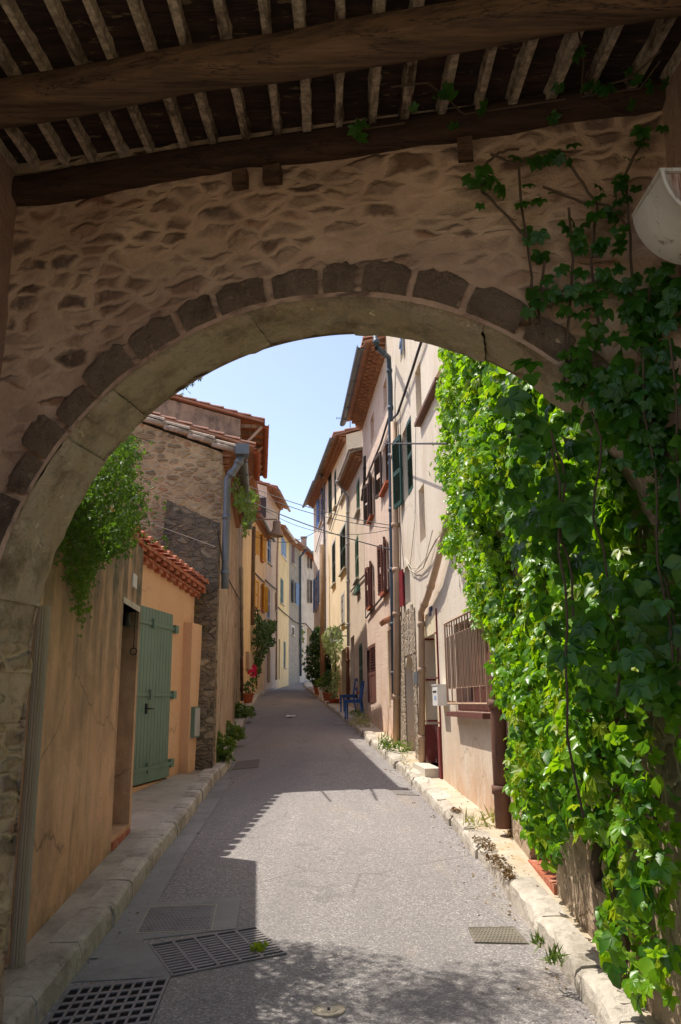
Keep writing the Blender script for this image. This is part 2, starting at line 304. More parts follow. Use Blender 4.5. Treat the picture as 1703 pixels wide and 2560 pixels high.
class House:
    def __init__(s,label,A,B,zA,zB,mat,side,depth=6,name='house',cat='house',rise=.3,base=None):
        s.A=Vector((A[0],A[1],0)); s.B=Vector((B[0],B[1],0)); s.L=(s.B-s.A).length; s.U=(s.B-s.A).normalized()
        s.N=Vector((-s.U.y,s.U.x,0)) if side=='R' else Vector((s.U.y,-s.U.x,0)); s.side=side
        s.zA,s.zB,s.mat,s.depth,s.rise=zA,zB,mat,depth,rise
        s.z0=gz(min(A[1],B[1]))-.3 if base is None else base; s.op=[]
        s.root=thing(name,label,cat,(A[0],A[1],gz(A[1])))
    def W(s,u,z,n=0): p=s.A+s.U*u+s.N*n; return Vector((p.x,p.y,z))
    def zt(s,u): return s.zA+(s.zB-s.zA)*u/s.L
    def px(s,x,y,n=0):
        d=ray(x,y); P0=s.A+s.N*n; t=P0.dot(s.N)/d.dot(s.N); p=d*t
        return ((p-P0).dot(s.U),EYE+p.z)
    def rect(s,xa,yt,yb,xb):
        u1,z1=s.px(xa,yt); u2,z0=s.px(xa,yb); u3,_=s.px(xb,(yt+yb)/2); u=(u1+u2)/2
        return min(u,u3),max(u,u3),min(z0,z1),max(z0,z1)
    def opening(s,r,depth=.18,arch=0): s.op.append((*r,depth,arch))
    def blind(s,px4,depth=.2,name='window',mat=None,arch=0):
        r=s.rect(*px4); s.opening(r,depth,arch); u0,u1,z0,z1=r; m=MB()
        m.quad(s.W(u0-.02,z0-.02,-depth+.004),s.W(u1+.02,z0-.02,-depth+.004),s.W(u1+.02,z1+.02,-depth+.004),s.W(u0-.02,z1+.02,-depth+.004))
        return m.build(name,mat or s.mat,s.root),r
    def window(s,px4,col=None,style='louvre',mode='closed',sill=True,surround=None,depth=.17,ang=8,r=None,pane=True):
        r=r or s.rect(*px4); u0,u1,z0,z1=r; s.opening(r,depth)
        m=MB(); d=-depth+.03
        w_,h_=u1-u0,z1-z0
        for a,b in ((u0,u0+.05),(u1-.05,u1),((u0+u1)/2-.025,(u0+u1)/2+.025)): m.hexa([s.W(a,z0,d),s.W(b,z0,d),s.W(b,z0,d+.04),s.W(a,z0,d+.04),s.W(a,z1,d),s.W(b,z1,d),s.W(b,z1,d+.04),s.W(a,z1,d+.04)])
        for a,b in ((z0,z0+.05),(z1-.05,z1),((z0+z1)/2-.02,(z0+z1)/2+.02)): m.hexa([s.W(u0,a,d),s.W(u1,a,d),s.W(u1,a,d+.035),s.W(u0,a,d+.035),s.W(u0,b,d),s.W(u1,b,d),s.W(u1,b,d+.035),s.W(u0,b,d+.035)])
        wo=m.build('window',M['frame'],s.root)
        g=MB(); g.quad(s.W(u0,z0,d+.01),s.W(u1,z0,d+.01),s.W(u1,z1,d+.01),s.W(u0,z1,d+.01)); g.build('pane',M['glass'],wo)
        if sill:
            q=MB(); c=s.W((u0+u1)/2,z0-.03,.03); q.box(c,w_+.12,.12,.05,s.U); q.build('sill',sill if not isinstance(sill,bool) else M['stonetrim'],wo)
        if surround:
            q=MB(); e=.1
            for a,b,c_,dd in ((u0-e,u0,z0,z1),(u1,u1+e,z0,z1),(u0-e,u1+e,z1,z1+e)):
                q.hexa([s.W(a,c_,0),s.W(b,c_,0),s.W(b,c_,.012),s.W(a,c_,.012),s.W(a,dd,0),s.W(b,dd,0),s.W(b,dd,.012),s.W(a,dd,.012)])
            q.build('surround',surround,wo)
        if col:
            pw=w_/2-.005; sm=None
            def put(hu,dirsign,angle,n0):
                # hinge at u=hu, panel extends dirsign*U rotated out by angle
                m=shutter_mesh(pw,h_-.01,style); a=R(angle); X=(s.U*dirsign*math.cos(a)+s.N*math.sin(a)); Yv=Vector((0,0,1)).cross(X)
                o=s.W(hu,z0+.005,n0); m.v=[tuple(o+X*v[0]+Yv*v[1]+Vector((0,0,v[2]))) for v in m.v]; m.build('shutter',col,wo)
            if mode=='closed': put(u0,1,1.5,-.02); put(u1,-1,1.5,-.02)
            elif mode=='open': put(u0,-1,ang,.035); put(u1,1,ang,.035)
            elif mode=='hang': put(u0,1,1.5,-.02); put(u1,1,9,.035)
            elif mode=='farflat': put(u1,1,ang,.035)
            elif mode=='nearflat': put(u0,-1,ang,.035)
            elif mode=='mix': put(u0,-1,ang,.03); put(u1,1,70,.03)
        return wo
    def door(s,px4,col,label=None,depth=.2,arch=0,style='plank',r=None,name='door'):
        r=r or s.rect(*px4); u0,u1,z0,z1=r; s.opening(r,depth,arch); m=MB(); w_,h_=u1-u0,z1-z0
        n=max(3,int(w_/.13))
        for i in range(n):
            a=u0+w_*i/n; b=u0+w_*(i+1)/n; c=s.W((a+b)/2,(z0+z1)/2,-depth+.03); m.box(c,w_/n-.008,.03,h_,s.U)
        for z in (.12,.5,.88): c=s.W((u0+u1)/2,z0+h_*z,-depth+.052); m.box(c,w_-.06,.02,.1,s.U)
        d=m.build(name,col,s.root); k=MB(); k.box(s.W(u0+.12,z0+h_*.45,-depth+.07),.03,.05,.1,s.U); k.build('handle',M['iron'],d)
        if label: d['label']=label
        return d
    def walls(s,name='wall'):
        m=MB(); us=sorted({0,s.L,*[o[0] for o in s.op],*[o[1] for o in s.op]}); us=[u for u in us if 0<=u<=s.L]
        zs=sorted({s.z0,*[o[2] for o in s.op],*[o[3] for o in s.op]}); zs=[z for z in zs if s.z0<=z<min(s.zA,s.zB)-.01]
        for i in range(len(us)-1):
            for j in range(len(zs)):
                um=(us[i]+us[i+1])/2
                last=j==len(zs)-1
                zb=zs[j]; zm=zb+.001 if last else (zb+zs[j+1])/2
                if us[i+1]-us[i]<1e-5: continue
                if any(o[0]<um<o[1] and o[2]<zm<o[3] for o in s.op): continue
                za,zc=(s.zt(us[i]),s.zt(us[i+1])) if last else (zs[j+1],zs[j+1])
                m.quad(s.W(us[i],zb),s.W(us[i+1],zb),s.W(us[i+1],zc),s.W(us[i],za))
        for u0,u1,z0,z1,d,ar in s.op:
            m.quad(s.W(u0,z0),s.W(u1,z0),s.W(u1,z0,-d),s.W(u0,z0,-d)); 
            if not ar:
                m.quad(s.W(u0,z1),s.W(u1,z1),s.W(u1,z1,-d),s.W(u0,z1,-d)); zs0=z1
            else:
                zs0=z1-ar; K=10; c=(u0+u1)/2; h=(u1-u0)/2; P=[(c-h*math.cos(math.pi*k/K),zs0+ar*math.sin(math.pi*k/K)) for k in range(K+1)]
                for k in range(K):
                    (a,b),(a2,b2)=P[k],P[k+1]; m.quad(s.W(a,b),s.W(a2,b2),s.W(a2,b2,-d),s.W(a,b,-d)); m.quad(s.W(a,b),s.W(a2,b2),s.W(a2,z1),s.W(a,z1))
            m.quad(s.W(u0,z0),s.W(u0,z0,-d),s.W(u0,zs0,-d),s.W(u0,zs0)); m.quad(s.W(u1,z0),s.W(u1,z0,-d),s.W(u1,zs0,-d),s.W(u1,zs0))
            m.quad(s.W(u0-.03,z0-.03,-d),s.W(u1+.03,z0-.03,-d),s.W(u1+.03,z1+.03,-d),s.W(u0-.03,z1+.03,-d))
        D=s.depth; ra=s.zA+D*s.rise; rb=s.zB+D*s.rise; e=.004
        m.quad(s.W(e,s.z0,0),s.W(e,s.z0,-D),s.W(e,ra,-D),s.W(e,s.zA,0)); m.quad(s.W(s.L-e,s.z0,0),s.W(s.L-e,s.z0,-D),s.W(s.L-e,rb,-D),s.W(s.L-e,s.zB,0))
        m.quad(s.W(e,s.z0,-D),s.W(s.L-e,s.z0,-D),s.W(s.L-e,rb,-D),s.W(e,ra,-D)); m.quad(s.W(e,s.zA-.02,-.01),s.W(s.L-e,s.zB-.02,-.01),s.W(s.L-e,rb-.02,-D),s.W(e,ra-.02,-D))
        return m.build(name,s.mat,s.root)
    def roof(s,over=.4,tiles='tiles',verge=.08,courses=2,gutter='zinc',gmat='genoise',thick=.05,depth=None,sag=0):
        D=depth or s.depth; m=MB(); k=math.sqrt(1+s.rise**2)
        def P(u,n,h=0): z=s.zt(u)+(-n)*s.rise+h; return s.W(u,z,n)
        ua,ub=-verge,s.L+verge; b=.06
        m.hexa([P(ua,over,b),P(ub,over,b),P(ub,-D,b),P(ua,-D,b),P(ua,over,b+thick),P(ub,over,b+thick),P(ub,-D,b+thick),P(ua,-D,b+thick)])
        n=int((ub-ua)/.21)
        for i in range(n+1):             # barrel cover tiles, each run a half round stepped along the slope
            u=ua+.05+(ub-ua-.1)*i/n; st=[over+.04]
            while st[-1]>-D: st.append(st[-1]-.38)
            for q in range(len(st)-1):
                a,c_=st[q],max(st[q+1]-.03,-D); ra_,rb_=.085,.07; i0=len(m.v)
                jj=random.uniform(-.01,.01)
                for nn,rr,hh in ((a,ra_,.035),(c_,rb_,.0)):
                    for g in range(6):
                        an=math.pi*g/5; m.v.append(tuple(P(u+jj-rr*math.cos(an),nn,b+thick+hh+rr*.75*math.sin(an))))
                for g in range(5): m.f.append((i0+g,i0+g+1,i0+g+7,i0+g+6))
                m.f.append(tuple(i0+g for g in range(6)))
        rf=m.build('roof',M[tiles],s.root)
        if courses:
            q=MB()
            for c_ in range(courses):
                n0=over*.85*(courses-c_)/courses; zz=-.0-.085*c_
                uu=0.
                while uu<s.L-.05:
                    q.box(s.W(uu+.1+.05*(c_%2),s.zt(uu)+zz,n0/2),.13,n0,.06,s.U); uu+=.23
                q.hexa([s.W(0,s.zt(0)+zz+.031,0),s.W(s.L,s.zt(s.L)+zz+.031,0),s.W(s.L,s.zt(s.L)+zz+.031,n0+.02),s.W(0,s.zt(0)+zz+.031,n0+.02),
                        s.W(0,s.zt(0)+zz+.054,0),s.W(s.L,s.zt(s.L)+zz+.054,0),s.W(s.L,s.zt(s.L)+zz+.054,n0+.02),s.W(0,s.zt(0)+zz+.054,n0+.02)])
            q.build('eave_courses',M[gmat],rf)
        if gutter:
            q=MB(); K=8; i0=len(q.v); sec=[]; us=np.linspace(ua,ub,10)
            for u in us:
                sec.append([P(u,over+.075-.075*math.cos(math.pi*g/K),-.0+.05-.075*math.sin(math.pi*g/K)) for g in range(K+1)]+[P(u,over+.075+.083*math.cos(math.pi*g/K),-.0+.05-.083*math.sin(math.pi*g/K)) for g in range(K+1)])
            for s_ in sec: q.v+=[tuple(v) for v in s_]
            kk=2*K+2
            for i in range(len(sec)-1):
                for g in range(kk): a=i*kk+g; b_=i*kk+(g+1)%kk; q.f.append((a,b_,b_+kk,a+kk))
            for u in np.arange(0,s.L,.9): q.box(P(u,over+.075,-.035),.02,.17,.02,s.U)
            q.build('gutter',M[gutter],s.root)
        return rf
    def pipe(s,pts,r,mat,name='downpipe',collars=1.3,clip=True):
        P=[s.W(u,z,n) for u,z,n in pts]; m=MB(); m.tube(P,r,10)
        d=0
        for a,b in zip(P,P[1:]):
            L=(b-a).length; k=int(L/collars)
            for i in range(k+1):
                c=a+(b-a)*((i+.5)/(k+1)); dd=(b-a).normalized()*.035; m.tube([c-dd,c+dd],r*1.22,10)
        return m.build(name,mat,s.root,True)
    def pxpipe(s,pts,n,r,mat,ground=False,**k):
        P=[]
        for x,y,*q in pts:
            nn=q[0] if q else n; u,z=s.px(x,y,nn); P.append((u,z,nn))
        return s.pipe(P,r,mat,**k)
PL={}
PL['beige']=plaster('beige_render',cracks=.4,foot=(.45,(178,140,108)),base=(212,198,176),light=(224,212,192),stain=(188,166,140),stain_amt=.45,bump=.3,streak=.5,zstain=(1.1,-.4,(196,150,112)))
PL['pink']=plaster('rough_pink_render',cracks=.3,foot=(.6,(206,150,110)),base=(232,204,180),light=(238,214,194),stain=(208,172,146),stain_amt=.45,bump=.5,rough_b=.45,streak=.3)
PL['pinkbeige']=plaster('rough_beige_render',(228,206,178),light=(236,218,194),stain=(198,170,140),stain_amt=.45,bump=.5,rough_b=.5,streak=.3)
PL['creamy']=plaster('pale_yellow_render',cracks=.3,foot=(.6,(206,170,130)),base=(236,218,182),stain=(210,186,150),stain_amt=.3,bump=.25)
PL['whitepink']=plaster('pale_pink_render',(234,220,208),stain=(208,190,176),stain_amt=.3,bump=.2)
PL['yellow']=plaster('ochre_render',(236,202,150),stain=(210,172,122),stain_amt=.3,bump=.2)
PL['peach']=plaster('peach_render',(230,206,176),stain=(196,160,130),stain_amt=.3,bump=.2)
PL['lemon']=plaster('yellow_render',(236,210,154),stain=(216,186,128),stain_amt=.3,bump=.2)
PL['greystone']=rubble('grey_rubble',[(176,164,146),(196,184,164),(152,142,128)],(204,190,168),(7,7,10),.05,bump=.6)
PL['taupe']=plaster('taupe_render',(218,202,180),stain=(176,156,134),stain_amt=.4,bump=.25)
PL['orange']=plaster('bright_orange_render',cracks=.4,foot=(.4,(160,130,96)),base=(230,182,138),light=(236,194,152),stain=(212,162,118),stain_amt=.35,bump=.35,streak=.3)
PL['peel']=plaster('peeling_lime_plaster',(206,182,150),stain=(150,122,96),stain_amt=.8,scale=1.7,bump=1.,rough_b=.6,streak=.9,patch=(176,140,106))
PL['soot']=plaster('blackened_plaster',(158,134,110),light=(184,160,130),stain=(78,70,64),stain_amt=.9,scale=1.4,bump=.6,streak=.9)
PL['rub']=rubble('weathered_rubble',[(206,176,136),(172,146,114),(220,194,152),(140,120,96),(208,154,116)],(212,184,144),(6,6,14),.1,bump=.8,cover=.3,dirt=(140,116,90))
PL['rub2']=rubble('dark_rubble',[(158,138,112),(124,110,94),(190,168,136)],(150,132,108),(6,6,12),.06,bump=1.,dirt=(66,60,54))
PL['rubwhite']=rubble('pale_rubble',[(205,188,164),(180,160,136),(214,200,180)],(196,176,150),(9,9,11),.08,bump=1.2)
# ---- R0/R1 beige house
R1=House('beige rendered house with barred window, white mailbox and deep slit openings',(1.40,7.29),(.93,14.6),10.2,10.2,PL['beige'],'R',6)
h=R1
h.window((1141,1560,1777,1236),None,r=None,sill=M['copperpipe'],depth=.22) if False else None
r=h.rect(1141,1560,1777,1232); bw,_=h.blind((1141,1560,1777,1232),.16,'window',M['brown'])
u0,u1,z0,z1=r; q=MB(); q.box(h.W((u0+u1)/2,z0-.03,.05),u1-u0+.1,.16,.05,h.U); q.build('sill',M['brown'],bw)
q=MB(); q.box(h.W((u0+u1)/2,z0+.05,-.08),u1-u0,.14,.11,h.U); q.build('rail',M['brown'],bw)
m=MB(); g0,g1,ga,gb=u0-.12,u1+.12,z0+.08,z1+.02   # window grille: forked bars
def gt(a,b,r=.008): m.tube([h.W(*a),h.W(*b)],r,6)
gt((g0,ga,.09),(g1,ga,.09),.012); gt((g0,gb,.09),(g1,gb,.09),.012); gt((g0,ga,.09),(g0,gb,.09),.012); gt((g1,ga,.09),(g1,gb,.09),.012)
nb=14
for i in range(1,nb):
    u=g0+(g1-g0)*i/nb; e=.16; w2=(g1-g0)/nb*.28
    if i%2: gt((u,ga+e,.09),(u,gb,.09)); gt((u,ga+e,.09),(u,gb,.09))
    gt((u,ga,.09),(u,ga+e,.09)) if i%2==0 else None
    gt((u-w2,ga+e,.09),(u-w2,gb-e,.09),.006); gt((u+w2,ga+e,.09),(u+w2,gb-e,.09),.006); gt((u-w2,ga+e,.09),(u+w2,ga+e,.09),.006); gt((u-w2,gb-e,.09),(u+w2,gb-e,.09),.006); gt((u,gb-e,.09),(u,gb,.09))
for z in (ga+.02,gb-.02):
    for u in (g0,g1): gt((u,z,.09),(u,z,-.02),.01)
m.build('window_grille',M['beigepipe'],bw)
# door with painted surround
r=h.rect(1066,1594,1905,1096); u0,u1,z0,z1=r
d=h.door(None,M['oldwood'],depth=.55,r=r)
q=MB(); e=.13
def slab(q,h,a,b,z0_,z1_,n0,n1): q.hexa([h.W(a,z0_,n0),h.W(b,z0_,n0),h.W(b,z0_,n1),h.W(a,z0_,n1),h.W(a,z1_,n0),h.W(b,z1_,n0),h.W(b,z1_,n1),h.W(a,z1_,n1)])
slab(q,h,u0-e,u0,z0+.5,z1,0,.015); slab(q,h,u1,u1+e,z0+.5,z1,0,.015); slab(q,h,u0-e,u1+e,z1,z1+.3,0,.015)
sur=q.build('door_surround',M['cream'],h.root)
q=MB()
for z in (z1,z0+(z1-z0)*.66,z0+(z1-z0)*.33):
    slab(q,h,u0-e,u0-.001,z-.008,z+.008,.015,.018); slab(q,h,u1+.001,u1+e,z-.008,z+.008,.015,.018)
    slab(q,h,u1-.012,u1-.002,z-.01,z+.01,-.5,0)
for z in (z1-.012,z0+(z1-z0)*.66,z0+(z1-z0)*.33): q.hexa([h.W(u1-.004,z-.012,-.5),h.W(u1-.001,z-.012,-.5),h.W(u1-.001,z-.012,.0),h.W(u1-.004,z-.012,.0),h.W(u1-.004,z+.012,-.5),h.W(u1-.001,z+.012,-.5),h.W(u1-.001,z+.012,.0),h.W(u1-.004,z+.012,.0)])
slab(q,h,u0-e-.012,u0-e,z0+.5,z1+.3,0,.02)
q.build('joint_line',M['crimson'],sur)
PLM=paint('flaking_dark_red_paint',(118,52,48),.7,.3,(190,160,140)); q=MB(); slab(q,h,u0-e,u0,z0-.25,z0+.5,0,.03); q.build('plinth',PLM,h.root)
q=MB(); slab(q,h,u1,u1+e,z0,z0+.5,0,.03); q.hexa([h.W(u1-.012,z0,-.52),h.W(u1-.001,z0,-.52),h.W(u1-.001,z0,.03),h.W(u1-.012,z0,.03),h.W(u1-.012,z0+.5,-.52),h.W(u1-.001,z0+.5,-.52),h.W(u1-.001,z0+.5,.03),h.W(u1-.012,z0+.5,.03)])
q.build('plinth',PLM,h.root)
q=MB(); slab(q,h,u0+.0,u1+.1,gz(9)-.1,z0,-.5,.2); q.build('doorstep',M['stonetrim'],h.root)
# arched opening in bare stone
r=h.rect(1017,1640,1880,1038); ad=h.door(None,M['oldwood'],depth=.35,arch=.28,r=r)
ua,za=h.px(997,1700); ub,zb=h.px(1038,1520)
q=MB(); n_=14; b0=gz(13)-.1
def spatch(a,b,z0_,z1_):
    for i in range(6):
        aa=a+(b-a)*i/6; bb=a+(b-a)*(i+1)/6; slab(q,h,aa,bb,z0_,z1_+.1*fr(aa*5),0,.012+.01*random.random())
spatch(r[1],ua,b0,zb-.05); spatch(ub,r[1],r[3],zb+.05); spatch(ub,r[0],b0,r[3])
q.build('bare_stone_patch',PL['rubwhite'],h.root)
h.window((1009,1080,1262,1032),M['green'],'louvre','hang',sill=False)
h.blind((1040,928,1055,1054),.3); h.blind((1049,1224,1361,1063),.3)
wo=h.window((1061,1032,1046,1107),None,r=(h.rect(1052,1026,1056,1107)),sill=M['copperpipe'])
h.window((1000,790,915,1008),M['ltblue'],'plank','nearflat',sill=False,ang=4)
# crimson shutter hanging open beside a blocked window
h.window((1013,1420,1515,1026),M['crimson'],'plank','farflat',sill=False,ang=4)
# plates
def plate(h,px4,mat,name='plate',n=.02,label=None):
    a,b,c,d_=h.rect(*px4); q=MB(); slab(q,h,a,b,c,d_,0,n); o=q.build(name,mat,h.root)
    if label: o['label']=label
    return o,(a,b,c,d_)
plate(h,(1037,1681,1711,1047),M['zinc'],'plaque'); hp,_r=plate(h,(1076,1519,1542,1082),paint('enamel_blue',(40,62,110),.3,.1),'house_number_plate')
def text(h,s_,u,z,n,size,mat,parent):
    cu=bpy.data.curves.new('t','FONT'); cu.body=s_; cu.size=size; cu.extrude=.001; cu.align_x='CENTER'; cu.align_y='CENTER'
    o=bpy.data.objects.new('t',cu); col.objects.link(o); dg=bpy.context.evaluated_depsgraph_get(); me=bpy.data.meshes.new_from_object(o.evaluated_get(dg)); bpy.data.objects.remove(o)
    q=MB(); X=h.U if h.side=='L' else -h.U; X=Vector((0,0,1)).cross(h.N); 
    q.v=[tuple(h.W(u,z,n)+X*v.co.x+Vector((0,0,1))*v.co.y+h.N*v.co.z) for v in me.vertices]; q.f=[tuple(p.vertices) for p in me.polygons]
    return q.build('number',mat,parent)
text(h,'1',(_r[0]+_r[1])/2,(_r[2]+_r[3])/2,.022,.13,M['white'],hp)
# pipes
h.pxpipe([(1130,1260,.1),(1085,1440,.1),(1070,1490,.08),(1053,1530,.07),(1054,1590,.07),(1056,1930,.07)],.07,.045,M['beigepipe'],collars=1.5)
h.pxpipe([(985,1055),(990,1400),(992,1450),(993,1620),(991,1862)],.07,.06,M['beigepipe'],collars=2.2)
h.pxpipe([(1232,1400),(1242,1640),(1250,1880),(1260,2070)],.08,.07,M['copperpipe'],collars=1.0)
# surface cables
q=MB()
def pxt(h,pts,n,r,q): q.tube([h.W(*h.px(x,y,n),n) for x,y in pts],r,5)
pxt(h,[(1058,842),(1045,880),(1031,925),(1011,985),(994,1035),(978,1050)],.05,.022,q)
pxt(h,[(1000,1010),(1003,1150),(1000,1300),(1010,1420)],.03,.005,q); pxt(h,[(1040,1045),(1038,1300),(1025,1420)],.02,.004,q)
q.build('cable',M['cable'],h.root)
q=MB(); pxt(h,[(1012,1395),(1025,1425),(1040,1433),(1058,1420),(1075,1380),(1090,1350),(1108,1330)],.05,.008,q); pxt(h,[(1012,1395),(1030,1420),(1045,1420),(1065,1395),(1082,1325)],.05,.006,q); pxt(h,[(1013,1390),(1035,1432),(1062,1405),(1120,1300)],.05,.005,q)
q.build('cable',M['rope'],h.root)
h.walls(); h.roof(.4,courses=3)
# mailbox (own thing)
u,z1=h.px(1120,1713); _,z0=h.px(1120,1764); hh=z1-z0
mbx=thing('mailbox','white metal mailbox fixed to the beige wall beside the doorway','mailbox',h.W(u,z0,0))
q=MB(); slab(q,h,u,u+.33,z0,z1,.0,.13); q.build('box',M['white'],mbx)
q=MB(); slab(q,h,u-.006,u+.336,z1,z1+.012,-.0,.138); q.build('lid',M['white'],mbx)
q=MB(); slab(q,h,u+.05,u+.28,z0+hh*.66,z0+hh*.74,.13,.134); q.build('slot',M['iron'],mbx)
q=MB(); slab(q,h,u+.08,u+.2,z0+hh*.3,z0+hh*.5,.13,.133); q.build('name_card',paint('card_blue',(150,170,200),.6),mbx)
# ---- R0 ivy-covered wall
R0=House('low rubble and plaster wall hidden under the climbing creeper',(1.24,2.88),(1.395,7.285),7.6,7.6,rubble('plastered_rubble',[(196,176,150),(170,150,128),(150,130,108)],(206,184,156),(5,5,6),.05,bump=1.,cover=.7,dirt=(160,132,102)),'R',5,name='wall',cat='wall')
h=R0
ru,_=h.px(1380,2150); r=(ru-.1,ru+.75,gz(6)+.13,gz(6)+2.1) ; h.door(None,M['brown'],depth=.3,r=r)
q=MB(); slab(q,h,r[0],r[1],r[2]-.12,r[2]+.01,-.3,.02); q.build('threshold',M['redtiles'],h.root)
h.walls()
# ---- R2 pink
R2=House('rough pink rendered house with brown shutters and deep brick eave courses',(.93,14.6),(.585,19.6),8.55,8.75,PL['pink'],'R',6)
h=R2
h.roof(.42,tiles='tiles',courses=4,gmat='genoise',gutter='zinc')
h.blind((969.6,930,1005,958),.25); h.blind((934.5,1025,1095,926.5),.25)
h.window((973,1085,1205,957),M['dkbrown'],'louvre','hang',sill=M['terra'])
h.window((933,1185,1290,925),M['dkbrown'],'louvre','open',sill=M['terra'],ang=14)
h.window((968.5,1345,1478,960),M['brown'],'louvre','open',sill=M['terra'],ang=12)
h.window((933,1405,1515,926.5),M['brown'],'louvre','open',sill=M['terra'],ang=12)
h.window((940,1606,1756,918),M['brown'],'half','closed',sill=False)
d=h.door((984,1568,1750,974),M['oldwood'],depth=.35)
a,b,c,e=h.rect(984,1568,1750,974); q=MB()
for i in range(5): uu=a-.05+(b-a+.1)*(i+.5)/5; q.tube([h.W(uu,e+.2,0),h.W(uu,e+.12,.16)],.05,8)
q.build('door_canopy',M['genoise'],h.root)
q=MB(); slab(q,h,a-.14,a,c-.1,e,0,.02); slab(q,h,b,b+.14,c-.1,e,0,.02); q.build('door_surround',M['cream'],h.root)
h.pxpipe([(938,838,.5),(944,870,.47),(972,893,.12),(976,960,.08),(978,1200,.08),(982,1500,.08),(986,1745,.08)],.08,.045,M['bluepipe'],collars=1.6)
q=MB(); pxt(h,[(972,1045),(952,1110),(935,1150),(916,1200)],.04,.022,q); pxt(h,[(978,1466),(944,1507),(916,1545)],.04,.02,q); pxt(h,[(914,1420),(914,1545)],.03,.01,q)
q.build('cable',M['cable'],h.root); h.walls()
# ---- R2b
RB=House('narrow rough beige house with faded green shutters and low tiled eave',(.58,19.62),(.22,25.3),7.85,8.55,PL['pinkbeige'],'R',6)
h=RB; h.roof(.33,'roofgrey',courses=3,gutter=None,gmat='genoise')
h.window((899.5,1187,1272,891),M['fadedgreen'],'louvre','closed'); h.window((897,1332,1444,888),M['fadedgreen'],'louvre','closed'); h.window((907,1606,1728,898),M['fadedgreen'],'louvre','closed',sill=M['terra'])
h.door((887,1585,1760,878),M['greyw'],depth=.3)
plate(h,(901,1462,1477,893),M['fadedgreen'],'meter_box',.1)
h.pxpipe([(912,1140,.1),(912,1200,.06),(905,1250,.06)],.06,.035,M['iron']); q=MB(); pxt(h,[(914,1435),(900,1450),(877,1480)],.04,.02,q); q.build('cable',M['cable'],h.root)
h.walls()
# ---- R3
R3=House('tall cream rendered house with dark green louvred shutters',(.22,25.32),C(820,33),10.3,11.0,PL['creamy'],'R',6)
h=R3; h.roof(.4,'tiles',courses=3,gutter='zinc')
h.window((830,1190,1285,821),M['green'],'louvre','closed'); h.window((841,1168,1263,836),M['green'],'louvre','closed')
h.window((865,1150,1230,852),M['green'],'louvre','closed'); h.window((865,1306,1418,851),M['green'],'louvre','closed',surround=M['white'])
h.window((839,1348,1456,831),M['green'],'louvre','closed',surround=M['white']); h.window((861,1484,1555,854),M['greyw'],'plank','closed',surround=M['white'])
h.door((866,1619,1751,855),M['dkbrown'],depth=.25); 
rr=h.rect(829,1620,1725,818); h.door(None,M['terra'],r=rr)
h.pxpipe([(842,1203,.45),(850,1213,.3),(869,1242,.1),(870,1400,.08),(871,1615,.08)],.08,.045,M['greyw'],collars=1.6)
h.pxpipe([(869.5,1617),(870.5,1758)],.08,.055,M['rustpipe'])
q=MB(); pxt(h,[(868,1215),(850,1245),(835,1290),(824,1325)],.05,.02,q); pxt(h,[(868,1560),(850,1560),(845,1590)],.05,.02,q); q.build('cable',M['cable'],h.root); h.walls()
dish=thing('satellite_dish','small round grey satellite dish on the cream house wall','satellite dish',h.W(*h.px(868,1590),0))
o_=Vector(dish.location); q=MB(); cpt=o_+h.N*.35; ax=(h.N*.6-h.U*.9+Vector((0,0,.25))).normalized(); s1=ax.cross(Vector((0,0,1))).normalized(); s2=s1.cross(ax)
i0=0; 
for k,(r_,dp) in enumerate(((0,-.05),(.1,-.04),(.18,-.02),(.25,.02))):
    for g in range(20): a=g*math.pi/10; q.v.append(tuple(cpt+s1*r_*math.cos(a)+s2*r_*math.sin(a)+ax*dp))
for k in range(3):
    for g in range(20): q.f.append((k*20+g,k*20+(g+1)%20,k*20+20+(g+1)%20,k*20+20+g))
q.build('reflector',M['greyw'],dish,True); q=MB(); q.tube([o_,o_+h.N*.2,cpt-ax*.05],.018,6); q.build('bracket',M['iron'],dish); q=MB(); q.tube([cpt-s2*.22,cpt+ax*.25],.01,5); q.tube([cpt+ax*.22,cpt+ax*.3],.03,8); q.build('feed_arm',M['iron'],dish)
# ---- R4
R4=House('pale pink house with bright blue shutters at the bend',C(820,33.02),C(785,41),11.0,11.8,PL['whitepink'],'R',7)
h=R4; h.roof(.45,'tiles',courses=3,gutter='zinc')
h.window((806,1222,1299,799),M['blue'],'plank','open',ang=4); h.window((806,1412,1503,801),M['blue'],'plank','open',ang=4); h.window((794,1435,1522,789),M['blue'],'plank','open',ang=4)
h.door((806,1638,1712,800),M['blue']); h.pxpipe([(796,1180,.5),(810,1200,.1),(812,1400,.08),(813,1600,.08),(813.5,1718,.08)],.08,.05,M['zinc'],collars=1.8)
h.pxpipe([(799.5,1420),(800,1580)],.05,.012,M['iron']); q=MB(); pxt(h,[(811,1300),(797,1350),(789,1380)],.05,.02,q); q.build('cable',M['cable'],h.root); h.walls()
po=MB(); b=R3.W(R3.L-1.0,gz(32)-.2,.3); po.tube([R3.W(R3.L-.7,gz(32)+.0,.28),R3.W(R3.L-.7,7.9,.28)],.11,10); tag(po.build('utility_pole',M['pole'],None,True),'brown wooden utility pole between the cream and pale pink houses','pole')
